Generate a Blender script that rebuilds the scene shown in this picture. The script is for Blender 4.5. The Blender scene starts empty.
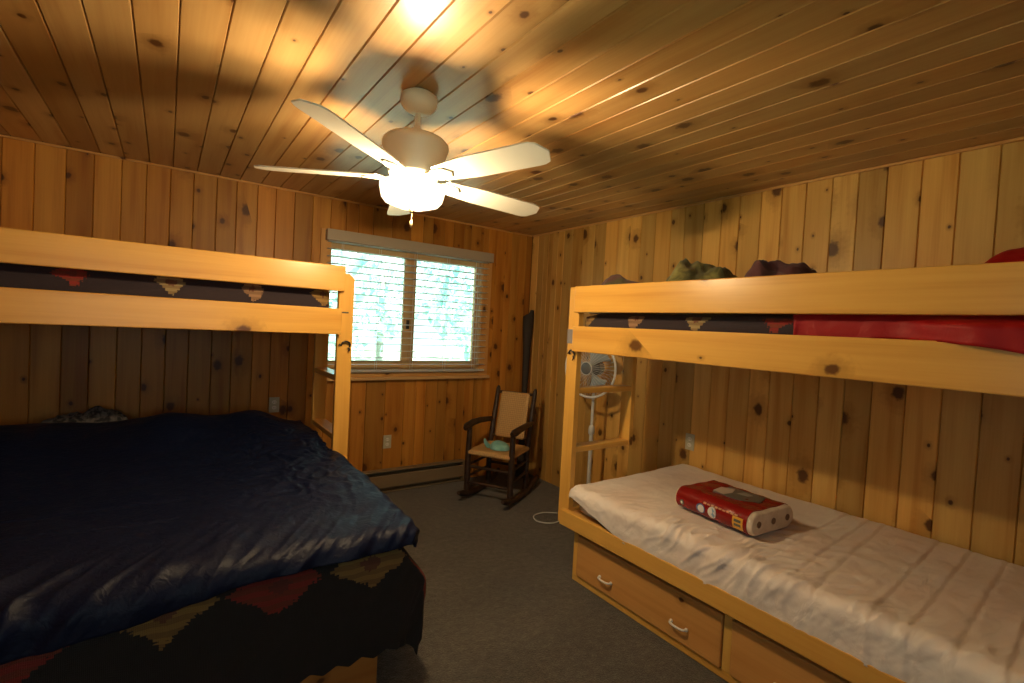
import bpy, math, random
import numpy as np
from mathutils import Vector, Matrix

random.seed(7)
RNG = np.random.default_rng(11)
scene = bpy.context.scene
COL = scene.collection
PI = math.pi
H = 2.44

# ------------------------------------------------------------------ noise
def _hash(ix, iy, seed):
    h = (ix.astype(np.int64) * 374761393 + iy.astype(np.int64) * 668265263 + seed * 1442695041) & 0xFFFFFFFF
    h = ((h ^ (h >> 13)) * 1274126177) & 0xFFFFFFFF
    h = h ^ (h >> 16)
    return (h & 0xFFFF) / 65535.0
def pn(x, y, seed=0):
    x = np.asarray(x, float); y = np.asarray(y, float)
    x0 = np.floor(x); y0 = np.floor(y); fx = x - x0; fy = y - y0
    u = fx * fx * fx * (fx * (fx * 6 - 15) + 10); v = fy * fy * fy * (fy * (fy * 6 - 15) + 10)
    def g(ix, iy, dx, dy):
        a = _hash(ix, iy, seed) * 2 * PI
        return np.cos(a) * dx + np.sin(a) * dy
    n00 = g(x0, y0, fx, fy); n10 = g(x0 + 1, y0, fx - 1, fy)
    n01 = g(x0, y0 + 1, fx, fy - 1); n11 = g(x0 + 1, y0 + 1, fx - 1, fy - 1)
    return ((n00 * (1 - u) + n10 * u) * (1 - v) + (n01 * (1 - u) + n11 * u) * v) * 1.4
def fbm(x, y, seed=0, octv=4):
    s = 0; a = 1.0
    for i in range(octv):
        s = s + a * pn(x * 2 ** i, y * 2 ** i, seed + i * 17); a *= .5
    return s
def ridge(x, y, seed=0):
    return 1 - np.abs(pn(x, y, seed)) * 2
def sstep(a, b, x):
    t = np.clip((x - a) / (b - a), 0, 1); return t * t * (3 - 2 * t)

# ------------------------------------------------------------------ mesh building
class MB:
    def __init__(s): s.v = []; s.f = []; s.uv = []; s.sm = []
    def add(s, verts, faces, uvs=None, smooth=False):
        o = len(s.v); s.v += [tuple(map(float, p)) for p in verts]
        for i, f in enumerate(faces):
            s.f.append(tuple(o + k for k in f))
            s.uv.append(uvs[i] if uvs else [(0, 0)] * len(f))
            s.sm.append(smooth)
        return s
    def box(s, x0, x1, y0, y1, z0, z1, along=None, rot=None):
        """box with wood UV in metres: v runs along the longest edge"""
        d = (x1 - x0, y1 - y0, z1 - z0)
        al = along if along is not None else int(np.argmax(d))
        ou, ov = random.uniform(0, 40), random.uniform(0, 40)
        c = [(x, y, z) for z in (z0, z1) for y in (y0, y1) for x in (x0, x1)]
        F = [((0, 2, 3, 1), 2), ((4, 5, 7, 6), 2), ((0, 1, 5, 4), 1), ((2, 6, 7, 3), 1), ((0, 4, 6, 2), 0), ((1, 3, 7, 5), 0)]
        faces = []; uvs = []
        for k, (f, ax) in enumerate(F):
            others = [i for i in range(3) if i != al and i != ax]
            if ax == al:
                a, b = [i for i in range(3) if i != al]
                uvs.append([(ou + c[i][a], ov + c[i][b] * .3) for i in f])
            else:
                a = others[0]
                uvs.append([(ou + c[i][a] + k * .37, ov + c[i][al]) for i in f])
            faces.append(f)
        if rot is not None: c = [tuple(rot @ Vector(p)) for p in c]
        return s.add(c, faces, uvs)
    def tube(s, pts, rad, n=10, caps=True, smooth=True):
        pts = [Vector(p) for p in pts]; m = len(pts)
        if not hasattr(rad, '__len__'): rad = [rad] * m
        rings = []; up = None
        for i in range(m):
            t = (pts[min(i + 1, m - 1)] - pts[max(i - 1, 0)]).normalized()
            if up is None:
                up = Vector((0, 0, 1)) if abs(t.z) < .9 else Vector((1, 0, 0))
            a = t.cross(up).normalized(); b = a.cross(t).normalized(); up = b
            rings.append([pts[i] + (a * math.cos(2 * PI * k / n) + b * math.sin(2 * PI * k / n)) * rad[i] for k in range(n)])
        V = [p for r in rings for p in r]; F = []; U = []
        L = 0; ou = random.uniform(0, 30)
        for i in range(m - 1):
            l2 = L + (pts[i + 1] - pts[i]).length
            for k in range(n):
                k2 = (k + 1) % n
                F.append((i * n + k, i * n + k2, (i + 1) * n + k2, (i + 1) * n + k))
                w = 2 * PI * rad[i] / n
                U.append([(ou + k * w, L), (ou + (k + 1) * w, L), (ou + (k + 1) * w, l2), (ou + k * w, l2)])
            L = l2
        s.add(V, F, U, smooth)
        if caps:
            s.add(rings[0], [tuple(range(n))[::-1]]); s.add(rings[-1], [tuple(range(n))])
        return s
    def lathe(s, prof, c=(0, 0, 0), n=32, smooth=True, mod=None):
        V = []
        for r, z in prof:
            for k in range(n):
                a = 2 * PI * k / n
                rr = r * (mod(a, z) if mod else 1)
                V.append((c[0] + rr * math.cos(a), c[1] + rr * math.sin(a), c[2] + z))
        F = []
        for i in range(len(prof) - 1):
            for k in range(n):
                k2 = (k + 1) % n
                F.append((i * n + k, i * n + k2, (i + 1) * n + k2, (i + 1) * n + k))
        return s.add(V, F, None, smooth)
    def prism(s, poly, z0, z1, smooth=False):
        n = len(poly)
        V = [(x, y, z0) for x, y in poly] + [(x, y, z1) for x, y in poly]
        F = [tuple(range(n))[::-1], tuple(range(n, 2 * n))] + [(i, (i + 1) % n, n + (i + 1) % n, n + i) for i in range(n)]
        ou, ov = random.uniform(0, 30), random.uniform(0, 30)
        U = [[(ou + V[i][1], ov + V[i][0]) for i in f] for f in F]
        return s.add(V, F, U, smooth)
    def xf(s, M):
        s.v = [tuple(M @ Vector(p)) for p in s.v]; return s
    def grid(s, P, UV=None, smooth=True, wrap=False):
        nu, nv = P.shape[:2]
        V = P.reshape(-1, 3)
        F = []; U = []
        for i in range(nu - 1):
            for j in range(nv - 1 if not wrap else nv):
                j2 = (j + 1) % nv
                f = (i * nv + j, (i + 1) * nv + j, (i + 1) * nv + j2, i * nv + j2)
                F.append(f)
                if UV is not None:
                    U.append([tuple(UV[i, j]), tuple(UV[i + 1, j]), tuple(UV[i + 1, j2]), tuple(UV[i, j2])])
        return s.add(V, F, U if UV is not None else None, smooth)
    def build(s, name, mat, parent=None, bevel=0, seg=2, solid=0, subsurf=0, loc=None, weld=False):
        me = bpy.data.meshes.new(name)
        me.from_pydata(s.v, [], s.f); 
        uvl = me.uv_layers.new(name='UVMap')
        flat = [c for f in s.uv for p in f for c in p]
        uvl.data.foreach_set('uv', flat)
        me.polygons.foreach_set('use_smooth', s.sm)
        me.update()
        o = bpy.data.objects.new(name, me); COL.objects.link(o)
        if isinstance(mat, (list, tuple)):
            for m in mat: me.materials.append(m)
        else: me.materials.append(mat)
        if parent: o.parent = parent
        if loc: o.location = loc
        if solid:
            m = o.modifiers.new('thick', 'SOLIDIFY'); m.thickness = solid; m.offset = -1
        if bevel:
            m = o.modifiers.new('bevel', 'BEVEL'); m.width = bevel; m.segments = seg; m.limit_method = 'ANGLE'; m.angle_limit = .6
        if subsurf:
            m = o.modifiers.new('sub', 'SUBSURF'); m.levels = m.render_levels = subsurf
        return o

def tag(o, label=None, cat=None, group=None, kind=None):
    if label: o['label'] = label
    if cat: o['category'] = cat
    if group: o['group'] = group
    if kind: o['kind'] = kind
    return o
def empty(name, loc=(0, 0, 0), rz=0, label=None, cat=None, group=None, kind=None):
    o = bpy.data.objects.new(name, None); COL.objects.link(o)
    o.empty_display_size = .05
    o.location = loc; o.rotation_euler = (0, 0, rz)
    return tag(o, label, cat, group, kind)

# ------------------------------------------------------------------ materials
class NT:
    def __init__(s, name):
        s.m = bpy.data.materials.new(name); s.m.use_nodes = True
        s.t = s.m.node_tree; s.t.nodes.clear()
        s.out = s.t.nodes.new('ShaderNodeOutputMaterial')
    def n(s, typ, ins=None, **kw):
        nd = s.t.nodes.new(typ)
        for k, v in kw.items(): setattr(nd, k, v)
        for k, v in (ins or {}).items(): s.set(nd.inputs[k], v)
        return nd
    def set(s, sock, v):
        if isinstance(v, bpy.types.NodeSocket): s.t.links.new(v, sock)
        elif v is not None:
            if hasattr(sock.default_value, '__len__') and not hasattr(v, '__len__'): v = [v] * len(sock.default_value)
            if hasattr(sock.default_value, '__len__') and len(sock.default_value) == 4 and len(v) == 3: v = (*v, 1)
            sock.default_value = v
    def math(s, op, a, b=None, c=None, clamp=False):
        nd = s.t.nodes.new('ShaderNodeMath'); nd.operation = op; nd.use_clamp = clamp
        s.set(nd.inputs[0], a)
        if b is not None: s.set(nd.inputs[1], b)
        if c is not None: s.set(nd.inputs[2], c)
        return nd.outputs[0]
    def mix(s, f, a, b, mode='MIX'):
        nd = s.t.nodes.new('ShaderNodeMix'); nd.data_type = 'RGBA'; nd.blend_type = mode
        s.set(nd.inputs['Factor'], f); s.set(nd.inputs[6], a); s.set(nd.inputs[7], b)
        return nd.outputs[2]
    def ramp(s, f, stops):
        nd = s.t.nodes.new('ShaderNodeValToRGB')
        e = nd.color_ramp.elements
        while len(e) < len(stops): e.new(.5)
        for k, (p, c) in enumerate(stops):
            e[k].position = p; e[k].color = (*c, 1) if len(c) == 3 else c
        s.set(nd.inputs[0], f); return nd.outputs[0]
    def rng(s, v, a, b, c=0, d=1, smooth=True):
        nd = s.t.nodes.new('ShaderNodeMapRange'); nd.interpolation_type = 'SMOOTHSTEP' if smooth else 'LINEAR'
        s.set(nd.inputs[0], v)
        for k, x in zip((1, 2, 3, 4), (a, b, c, d)): s.set(nd.inputs[k], x)
        return nd.outputs[0]
    def bsdf(s, col, rough=.5, bump=None, bstr=.3, bdist=.01, **kw):
        p = s.n('ShaderNodeBsdfPrincipled')
        s.set(p.inputs['Base Color'], col); s.set(p.inputs['Roughness'], rough)
        for k, v in kw.items(): s.set(p.inputs[k.replace('_', ' ')], v)
        if bump is not None:
            b = s.n('ShaderNodeBump', {'Height': bump, 'Strength': bstr, 'Distance': bdist})
            s.t.links.new(b.outputs[0], p.inputs['Normal'])
        s.t.links.new(p.outputs[0], s.out.inputs[0]); return p

def plain(name, col, rough=.5, **kw):
    t = NT(name); t.bsdf((*col, 1), rough, **kw); return t.m

def wood(name, light, dark, knots=.6, gloss=.38, tint=.28, coat=.0, kscale=5.1, ksize=1.0, knotcol=(.060, .016, .005)):
    t = NT(name)
    uv = t.n('ShaderNodeUVMap'); uv.uv_map = 'UVMap'
    sx = t.n('ShaderNodeSeparateXYZ', {0: uv.outputs[0]})
    a, l = sx.outputs[0], sx.outputs[1]
    isl = t.n('ShaderNodeNewGeometry').outputs['Random Per Island']
    # knots
    kv = t.n('ShaderNodeCombineXYZ', {0: a, 1: t.math('MULTIPLY', l, .72)})
    vor = t.n('ShaderNodeTexVoronoi', {'Vector': kv.outputs[0], 'Scale': kscale, 'Randomness': 1.0}, voronoi_dimensions='2D', feature='F1')
    d = t.math('DIVIDE', vor.outputs['Distance'], kscale)
    vc = t.n('ShaderNodeSeparateColor', {0: vor.outputs['Color']})
    wob = t.n('ShaderNodeTexNoise', {'Vector': uv.outputs[0], 'Scale': 42, 'Detail': 3})
    dn = t.math('MULTIPLY', d, t.math('ADD', .5, t.math('MULTIPLY', wob.outputs[0], 1.0)))
    has = t.math('LESS_THAN', vc.outputs[0], knots)
    r = t.math('MULTIPLY', t.math('MULTIPLY_ADD', t.math('POWER', vc.outputs[1], 2.0), .030, .006), ksize)
    kn = t.math('MULTIPLY', has, t.rng(dn, t.math('MULTIPLY', r, 1.15), t.math('MULTIPLY', r, .55)))
    halo = t.math('MULTIPLY', has, t.rng(dn, t.math('MULTIPLY', r, 3.2), t.math('MULTIPLY', r, .8)))
    bul = t.math('MULTIPLY', halo, .55)
    # grain: streaks along the board that swirl round the knots
    n1 = t.n('ShaderNodeTexNoise', {'Vector': t.n('ShaderNodeCombineXYZ', {0: t.math('MULTIPLY', a, 9), 1: t.math('MULTIPLY', l, .55)}).outputs[0], 'Scale': 1, 'Detail': 2})
    gph = t.math('ADD', t.math('MULTIPLY', n1.outputs[0], 24), t.math('MULTIPLY', bul, 6))
    rings = t.math('MULTIPLY_ADD', t.math('SINE', gph), .5, .5)
    n2 = t.n('ShaderNodeTexNoise', {'Vector': t.n('ShaderNodeCombineXYZ', {0: t.math('MULTIPLY_ADD', bul, .05, t.math('MULTIPLY', a, 110)), 1: t.math('MULTIPLY', l, 3.0)}).outputs[0], 'Scale': 1, 'Detail': 3})
    n3 = t.n('ShaderNodeTexNoise', {'Vector': t.n('ShaderNodeCombineXYZ', {0: t.math('MULTIPLY', a, 14), 1: t.math('MULTIPLY', l, .9)}).outputs[0], 'Scale': 1, 'Detail': 1})
    g = t.math('ADD', t.math('MULTIPLY', rings, .13), t.math('ADD', t.math('MULTIPLY', n2.outputs[0], .36), t.math('MULTIPLY', n3.outputs[0], .55)))
    col = t.ramp(g, [(.22, light), (.55, tuple(x * .6 + y * .4 for x, y in zip(light, dark))), (.86, dark)])
    # heartwood streaks
    hs = t.rng(n3.outputs[0], .6, .74)
    col = t.mix(t.math('MULTIPLY', hs, .45), col, dark)
    # per board tint
    tv = t.math('MULTIPLY_ADD', isl, tint, 1 - tint * .62)
    tw = t.math('FRACT', t.math('MULTIPLY', isl, 7.31))
    tc = t.n('ShaderNodeCombineColor', {0: tv, 1: t.math('MULTIPLY', tv, t.math('MULTIPLY_ADD', tw, .14, .91)), 2: t.math('MULTIPLY', tv, t.math('MULTIPLY_ADD', tw, .34, .78))})
    col = t.mix(1, col, tc.outputs[0], 'MULTIPLY')
    col = t.mix(t.math('MULTIPLY', halo, .42), col, tuple(x * .55 for x in dark))
    col = t.mix(t.math('MULTIPLY', kn, .9), col, knotcol)
    bh = t.math('ADD', t.math('MULTIPLY', n2.outputs[0], .3), t.math('MULTIPLY', kn, .25))
    kw = {}
    if coat: kw = dict(Coat_Weight=coat, Coat_Roughness=.22)
    t.bsdf(col, gloss, bh, .18, .003, Specular_IOR_Level=.30, **kw)
    return t.m

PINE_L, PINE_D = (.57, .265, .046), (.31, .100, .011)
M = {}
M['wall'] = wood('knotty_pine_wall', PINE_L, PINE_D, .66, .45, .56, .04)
M['wall_r'] = wood('daylit_knotty_pine_wall', (.74, .445, .125), (.47, .215, .038), .66, .45, .52, .04)  # the right wall's extra light is put into a paler copy of the pine
M['ceil'] = wood('knotty_pine_ceiling', (.57, .345, .130), (.37, .170, .046), .62, .38, .36, .28, ksize=.95)
M['bunk'] = wood('varnished_pine_bunk', (.78, .47, .115), (.58, .29, .052), .42, .33, .06, .35, kscale=4.2, ksize=.95, knotcol=(.085, .026, .007))
M['drawer'] = wood('varnished_pine_drawer', (.66, .36, .12), (.50, .24, .065), .10, .42, .08, 0, kscale=5)
M['trim'] = wood('pine_window_trim', (.68, .40, .15), (.48, .24, .07), .12, .4, .10, .1)
M['sashwood'] = wood('pale_pine_sash', (.66, .46, .24), (.5, .3, .13), .0, .4, .08, 0)
M['gap'] = plain('dark_board_gap', (.06, .03, .012), .9)
M['white'] = plain('white_plastic', (.72, .69, .62), .4)
M['ivory'] = plain('ivory_outlet_plastic', (.46, .44, .32), .45)
M['slot'] = plain('dark_slot', (.02, .018, .015), .7)
t = NT('white_blind_slat')
pb = t.n('ShaderNodeBsdfPrincipled', {'Base Color': (.84, .85, .86), 'Roughness': .32}); tl = t.n('ShaderNodeBsdfTranslucent', {0: (.80, .84, .86)})
mx = t.n('ShaderNodeMixShader', {0: .6, 1: pb.outputs[0], 2: tl.outputs[0]}); t.t.links.new(mx.outputs[0], t.out.inputs[0])
M['blind'] = t.m
M['valance'] = plain('cream_valance', (.40, .345, .27), .5)
M['iron'] = plain('dark_wrought_iron', (.055, .05, .045), .45, Metallic=.7)
M['plate'] = plain('dull_steel_plate', (.34, .30, .30), .45, Metallic=.5)
M['fan_white'] = plain('cream_fan_enamel', (.80, .73, .58), .38)
M['blade'] = plain('white_fan_blade', (.78, .76, .68), .42)
M['brass'] = plain('pale_brass', (.75, .62, .36), .3, Metallic=.6)
M['heater'] = plain('tan_heater_enamel', (.21, .15, .085), .5)
M['outdoor_trim'] = plain('exterior_siding', (.3, .25, .2), .8)

# carpet
t = NT('grey_brown_carpet')
tc = t.n('ShaderNodeTexCoord')
nA = t.n('ShaderNodeTexNoise', {'Vector': tc.outputs['Object'], 'Scale': 120, 'Detail': 3, 'Roughness': .7})
nB = t.n('ShaderNodeTexNoise', {'Vector': tc.outputs['Object'], 'Scale': 26, 'Detail': 4, 'Roughness': .65})
nC = t.n('ShaderNodeTexNoise', {'Vector': tc.outputs['Object'], 'Scale': 3, 'Detail': 2})
f = t.math('ADD', t.math('MULTIPLY', nA.outputs[0], .5), t.math('ADD', t.math('MULTIPLY', nB.outputs[0], .4), t.math('MULTIPLY', nC.outputs[0], .15)))
c = t.ramp(f, [(.38, (.018, .016, .0125)), (.54, (.058, .051, .041)), (.70, (.13, .117, .098))])
t.bsdf(c, .95, f, .9, .012, Sheen_Weight=.25)
M['carpet'] = t.m

# glass for panes: clear, with a faint reflection
t = NT('window_glass')
tr = t.n('ShaderNodeBsdfTransparent', {0: (.90, .98, .98, 1)}); gl = t.n('ShaderNodeBsdfGlossy', {'Roughness': .02})
fr = t.n('ShaderNodeFresnel', {0: 1.45})
mx = t.n('ShaderNodeMixShader', {0: fr.outputs[0], 1: tr.outputs[0], 2: gl.outputs[0]})
t.t.links.new(mx.outputs[0], t.out.inputs[0]); M['glass'] = t.m

# lamp shade glass: lit from within
t = NT('lit_frosted_lamp_glass')
tr = t.n('ShaderNodeBsdfTransparent', {0: (1, .97, .9, 1)}); em = t.n('ShaderNodeEmission', {0: (1, .82, .54, 1), 1: 3.8})
mx = t.n('ShaderNodeMixShader', {0: .42, 1: tr.outputs[0], 2: em.outputs[0]})
t.t.links.new(mx.outputs[0], t.out.inputs[0]); M['lampglass'] = t.m
t = NT('glowing_bulb'); em = t.n('ShaderNodeEmission', {0: (1, .86, .62, 1), 1: 13}); tr = t.n('ShaderNodeBsdfTransparent', {0: (1, .98, .94, 1)})
mx = t.n('ShaderNodeMixShader', {0: .15, 1: tr.outputs[0], 2: em.outputs[0]})     # clear bulb glass round a glowing filament
t.t.links.new(mx.outputs[0], t.out.inputs[0]); M['bulb'] = t.m

# navy quilted nylon
t = NT('navy_nylon')
tc = t.n('ShaderNodeTexCoord')
n1 = t.n('ShaderNodeTexNoise', {'Vector': tc.outputs['Object'], 'Scale': 34, 'Detail': 4, 'Distortion': .8})
t.bsdf((.0028, .0058, .023, 1), .50, n1.outputs[0], .35, .012, Specular_IOR_Level=.15)
M['navy'] = t.m

# woven blanket with stepped south-western blocks: UV in metres
def blanket(name, base, P, Q, v0, kf, th, q=.02, bright=1.0):
    t = NT(name)
    uv = t.n('ShaderNodeUVMap'); uv.uv_map = 'UVMap'
    sx = t.n('ShaderNodeSeparateXYZ', {0: uv.outputs[0]})
    nz = t.n('ShaderNodeTexNoise', {'Vector': uv.outputs[0], 'Scale': 11, 'Detail': 3})
    u = t.math('MULTIPLY', t.math('FLOOR', t.math('DIVIDE', sx.outputs[0], q)), q)
    v = t.math('MULTIPLY', t.math('FLOOR', t.math('DIVIDE', t.math('SUBTRACT', sx.outputs[1], v0), q * .6)), q * .6)
    row = t.math('FLOOR', t.math('ADD', t.math('DIVIDE', v, Q), .5))
    u2 = t.math('ADD', u, t.math('MULTIPLY', row, P * .5))
    cu = t.math('FLOOR', t.math('DIVIDE', u2, P))
    fu = t.math('ABSOLUTE', t.math('SUBTRACT', t.math('FRACT', t.math('DIVIDE', u2, P)), .5))
    fv = t.math('ABSOLUTE', t.math('SUBTRACT', t.math('FRACT', t.math('ADD', t.math('DIVIDE', v, Q), .5)), .5))
    dd = t.math('ADD', t.math('ADD', fu, t.math('MULTIPLY', fv, kf)), t.math('MULTIPLY', t.math('SUBTRACT', nz.outputs[0], .5), .34))
    d1 = t.math('LESS_THAN', dd, th); d2 = t.math('LESS_THAN', dd, th * .30)
    wn = t.n('ShaderNodeTexWhiteNoise', {'Vector': t.n('ShaderNodeCombineXYZ', {0: cu, 1: row}).outputs[0]}, noise_dimensions='2D')
    par = t.math('FRACT', t.math('MULTIPLY', t.math('ADD', cu, t.math('MULTIPLY', row, 3)), .5))
    b = bright
    cc = t.mix(t.math('GREATER_THAN', par, .25), (.34 * b, .20 * b, .055 * b, 1), (.30 * b, .030 * b, .022 * b, 1))
    cc = t.mix(t.math('MULTIPLY', t.math('GREATER_THAN', wn.outputs[0], .7), .6), cc, (.36 * b, .30 * b, .16 * b, 1))
    # weft stripes inside the motifs
    ws = t.math('LESS_THAN', t.math('FRACT', t.math('DIVIDE', v, q * 2.4)), .3)
    cc = t.mix(t.math('MULTIPLY', ws, .45), cc, (.13 * b, .055 * b, .02 * b, 1))
    col = t.mix(d1, (*base, 1), cc)
    col = t.mix(t.math('MULTIPLY', d2, .8), col, (.14 * b, .035 * b, .025 * b, 1))
    w = t.math('SINE', t.math('MULTIPLY', sx.outputs[0], 1400))
    w2 = t.math('SINE', t.math('MULTIPLY', sx.outputs[1], 900))
    t.bsdf(col, .95, t.math('ADD', w, w2), .25, .002)
    return t.m
M['blanket'] = blanket('dark_south_western_blanket', (.010, .008, .008), .33, .56, -2.262, 2.5, .46, .016, .52)
M['ticking'] = blanket('dark_patterned_mattress_cover', (.030, .019, .024), .37, .30, .06, .8, .17, .012, .9)

# crinkled plasticky mattress cover
t = NT('white_crinkled_cover')
tc = t.n('ShaderNodeTexCoord')
mp = t.n('ShaderNodeMapping', {'Vector': tc.outputs['Object'], 'Scale': (5, 11, 7)})
n1 = t.n('ShaderNodeTexNoise', {'Vector': mp.outputs[0], 'Scale': 1.4, 'Detail': 3, 'Distortion': .6})
n2 = t.n('ShaderNodeTexNoise', {'Vector': tc.outputs['Object'], 'Scale': 2.0, 'Detail': 2})
c = t.mix(t.rng(n2.outputs[0], .35, .68), (.80, .74, .69, 1), (.77, .66, .59, 1))
t.bsdf(c, .48, n1.outputs[0], .4, .02)
M['cover'] = t.m

t = NT('red_nylon'); tc = t.n('ShaderNodeTexCoord')
n1 = t.n('ShaderNodeTexNoise', {'Vector': tc.outputs['Object'], 'Scale': 14, 'Detail': 3, 'Distortion': .5})
t.bsdf((.30, .005, .007, 1), .55, n1.outputs[0], .35, .015, Specular_IOR_Level=.25); M['red'] = t.m
def cloth(name, c1, c2, sc=9, rough=.85):
    t = NT(name); tc = t.n('ShaderNodeTexCoord')
    n1 = t.n('ShaderNodeTexNoise', {'Vector': tc.outputs['Object'], 'Scale': sc, 'Detail': 3, 'Distortion': .7})
    n2 = t.n('ShaderNodeTexNoise', {'Vector': tc.outputs['Object'], 'Scale': 240, 'Detail': 1})
    c = t.ramp(n1.outputs[0], [(.42, c1), (.58, c2)])
    t.bsdf(c, rough, n2.outputs[0], .3, .003, Sheen_Weight=.15); return t.m
M['olive'] = cloth('olive_cloth', (.085, .085, .022), (.24, .22, .065), 11)
M['plum'] = cloth('plum_cloth', (.060, .022, .030), (.11, .035, .045), 8)
M['murk'] = cloth('dull_purple_green_cloth', (.085, .08, .035), (.12, .055, .05), 6)
M['speckle'] = cloth('speckled_print', (.012, .012, .016), (.13, .115, .11), 40)

# ------------------------------------------------------------------ setting
WX0, WX1, WZ0, WZ1 = -2.02, -.585, 1.03, 2.115        # window opening in the back wall
LX, FY = -4.32, -5.2                                   # left wall, front wall

def planks(mb, edges, lo, hi, plane, hole=None):
    """V-jointed boards; plane(a, b, d) maps across, along, depth into the room -> xyz"""
    c, dp = .0045, .006
    def board(a0, a1, b0, b1):
        if a1 - a0 < .004 or b1 - b0 < .004: return
        ou, ov = random.uniform(0, 60), random.uniform(0, 60)
        pr = [(a0 + .0006, -dp), (a0 + c, 0), (a1 - c, 0), (a1 - .0006, -dp)]
        V = [plane(a, b, d) for b in (b0, b1) for a, d in pr]
        F = [(i, i + 1, 5 + i, 4 + i) for i in range(3)]
        U = [[(ou + pr[i][0], ov + b0), (ou + pr[i + 1][0], ov + b0), (ou + pr[i + 1][0], ov + b1), (ou + pr[i][0], ov + b1)] for i in range(3)]
        V += [plane(a, b, -.018) for b in (b0, b1) for a in (pr[0][0], pr[3][0])]
        F += [(0, 4, 10, 8), (3, 9, 11, 7), (8, 10, 11, 9)]
        U += [[(ou, ov)] * 4] * 3
        mb.add(V, F, U)
    for a0, a1 in zip(edges[:-1], edges[1:]):
        if hole and a1 > hole[0] and a0 < hole[1]:
            h0, h1 = max(a0, hole[0]), min(a1, hole[1])
            board(a0, h0, lo, hi); board(h1, a1, lo, hi)
            board(h0, h1, lo, hole[2]); board(h0, h1, hole[3], hi)
        else: board(a0, a1, lo, hi)

def fill(known, lo, hi, step=.1325):
    e = sorted(known)
    while e[0] > lo + step * 1.3: e.insert(0, e[0] - step + random.uniform(-.008, .008))
    e.insert(0, lo)
    while e[-1] < hi - step * 1.3: e.append(e[-1] + step + random.uniform(-.008, .008))
    e.append(hi)
    return e
def shell(name, boxes):   # the solid wall behind the boards
    mb = MB()
    for b in boxes: mb.box(*b)
    return mb

# back wall (with the window)
e_back = fill([-3.872, -3.734, -3.594, -3.463, -3.327, -3.199, -3.07, -2.939, -2.802, -2.679, -2.545, -2.422, -2.29, -2.158,
               -2.02, -1.90, -1.799, -1.676, -1.509, -1.334, -1.22, -1.122, -1.01, -.913, -.80, -.724, -.62, -.526, -.43, -.321, -.25, -.16, -.068], LX, 0)
mb = MB(); planks(mb, e_back, 0, H, lambda a, b, d: (a, -d, b), (WX0, WX1, WZ0, WZ1))
wb = mb.build('wall_back', M['wall']); tag(wb, kind='structure')
s = shell('w', [(LX - .2, WX0, .018, .15, -.1, H + .12), (WX1, .2, .018, .15, -.1, H + .12), (WX0, WX1, .018, .15, -.1, WZ0), (WX0, WX1, .018, .15, WZ1, H + .12)])
tag(s.build('wall_back_core', M['gap'], wb))
# right wall
e_right = fill([-.103, -.20, -.271, -.338, -.41, -.497, -.618, -.755, -.904, -1.036, -1.17, -1.311, -1.424, -1.564, -1.707, -1.828, -1.98, -2.117, -2.245,
                -2.387, -2.516, -2.656, -2.796, -2.925, -3.055, -3.201, -3.342, -3.484, -3.628], FY, 0)
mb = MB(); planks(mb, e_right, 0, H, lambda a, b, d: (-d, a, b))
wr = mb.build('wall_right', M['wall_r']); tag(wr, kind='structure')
shell('w', [(.018, .15, FY - .2, .018, -.1, H + .12)]).build('wall_right_core', M['gap'], wr)
# left wall, with a window beside the camera (daylight only)
L3 = (-4.75, -3.45, .90, 2.05)
mb = MB(); planks(mb, fill([-2.0], FY, 0), 0, H, lambda a, b, d: (LX + d, a, b), L3)
wl = mb.build('wall_left', M['wall']); tag(wl, kind='structure')
shell('w', [(LX - .15, LX - .018, FY - .2, L3[0], -.1, H + .12), (LX - .15, LX - .018, L3[1], .018, -.1, H + .12),
            (LX - .15, LX - .018, L3[0], L3[1], -.1, L3[2]), (LX - .15, LX - .018, L3[0], L3[1], L3[3], H + .12)]).build('wall_left_core', M['gap'], wl)
# front wall behind the camera, with a second window (daylight only)
L2 = (-4.15, -2.35, .85, 2.10)
mb = MB(); planks(mb, fill([-2.0], LX, 0), 0, H, lambda a, b, d: (a, FY + d, b), L2)
wf = mb.build('wall_front', M['wall']); tag(wf, kind='structure')
shell('w', [(LX - .15, L2[0], FY - .15, FY - .018, -.1, H + .12), (L2[1], .15, FY - .15, FY - .018, -.1, H + .12),
            (L2[0], L2[1], FY - .15, FY - .018, -.1, L2[2]), (L2[0], L2[1], FY - .15, FY - .018, L2[3], H + .12)]).build('wall_front_core', M['gap'], wf)
# ceiling boards run away from the camera
e_c = fill([-3.434, -3.314, -3.185, -3.059, -2.923, -2.791, -2.664, -2.528, -2.398, -2.264, -2.087 - .045, -2.0, -1.87, -1.74, -1.61, -1.475, -1.34, -1.21, -1.08, -.95], LX, 0)
mb = MB(); planks(mb, e_c, FY, 0, lambda a, b, d: (a, b, H - d))
ce = mb.build('ceiling', M['ceil']); tag(ce, kind='structure')
shell('w', [(LX - .15, .15, FY - .15, .15, H + .018, H + .14)]).build('ceiling_core', M['gap'], ce)
fl = MB().box(LX - .05, .05, FY - .05, .05, -.12, 0).build('floor', M['carpet']); tag(fl, kind='structure')
# slim corner strips under the ceiling
tr = MB().box(LX, -.014, -.014, -.0002, H - .014, H - .001).build('trim_1', M['trim'], bevel=.003); tag(tr, kind='structure')
tr = MB().box(-.014, -.0002, FY, -.015, H - .016, H - .001).build('trim_2', M['trim'], bevel=.003); tag(tr, kind='structure')

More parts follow.
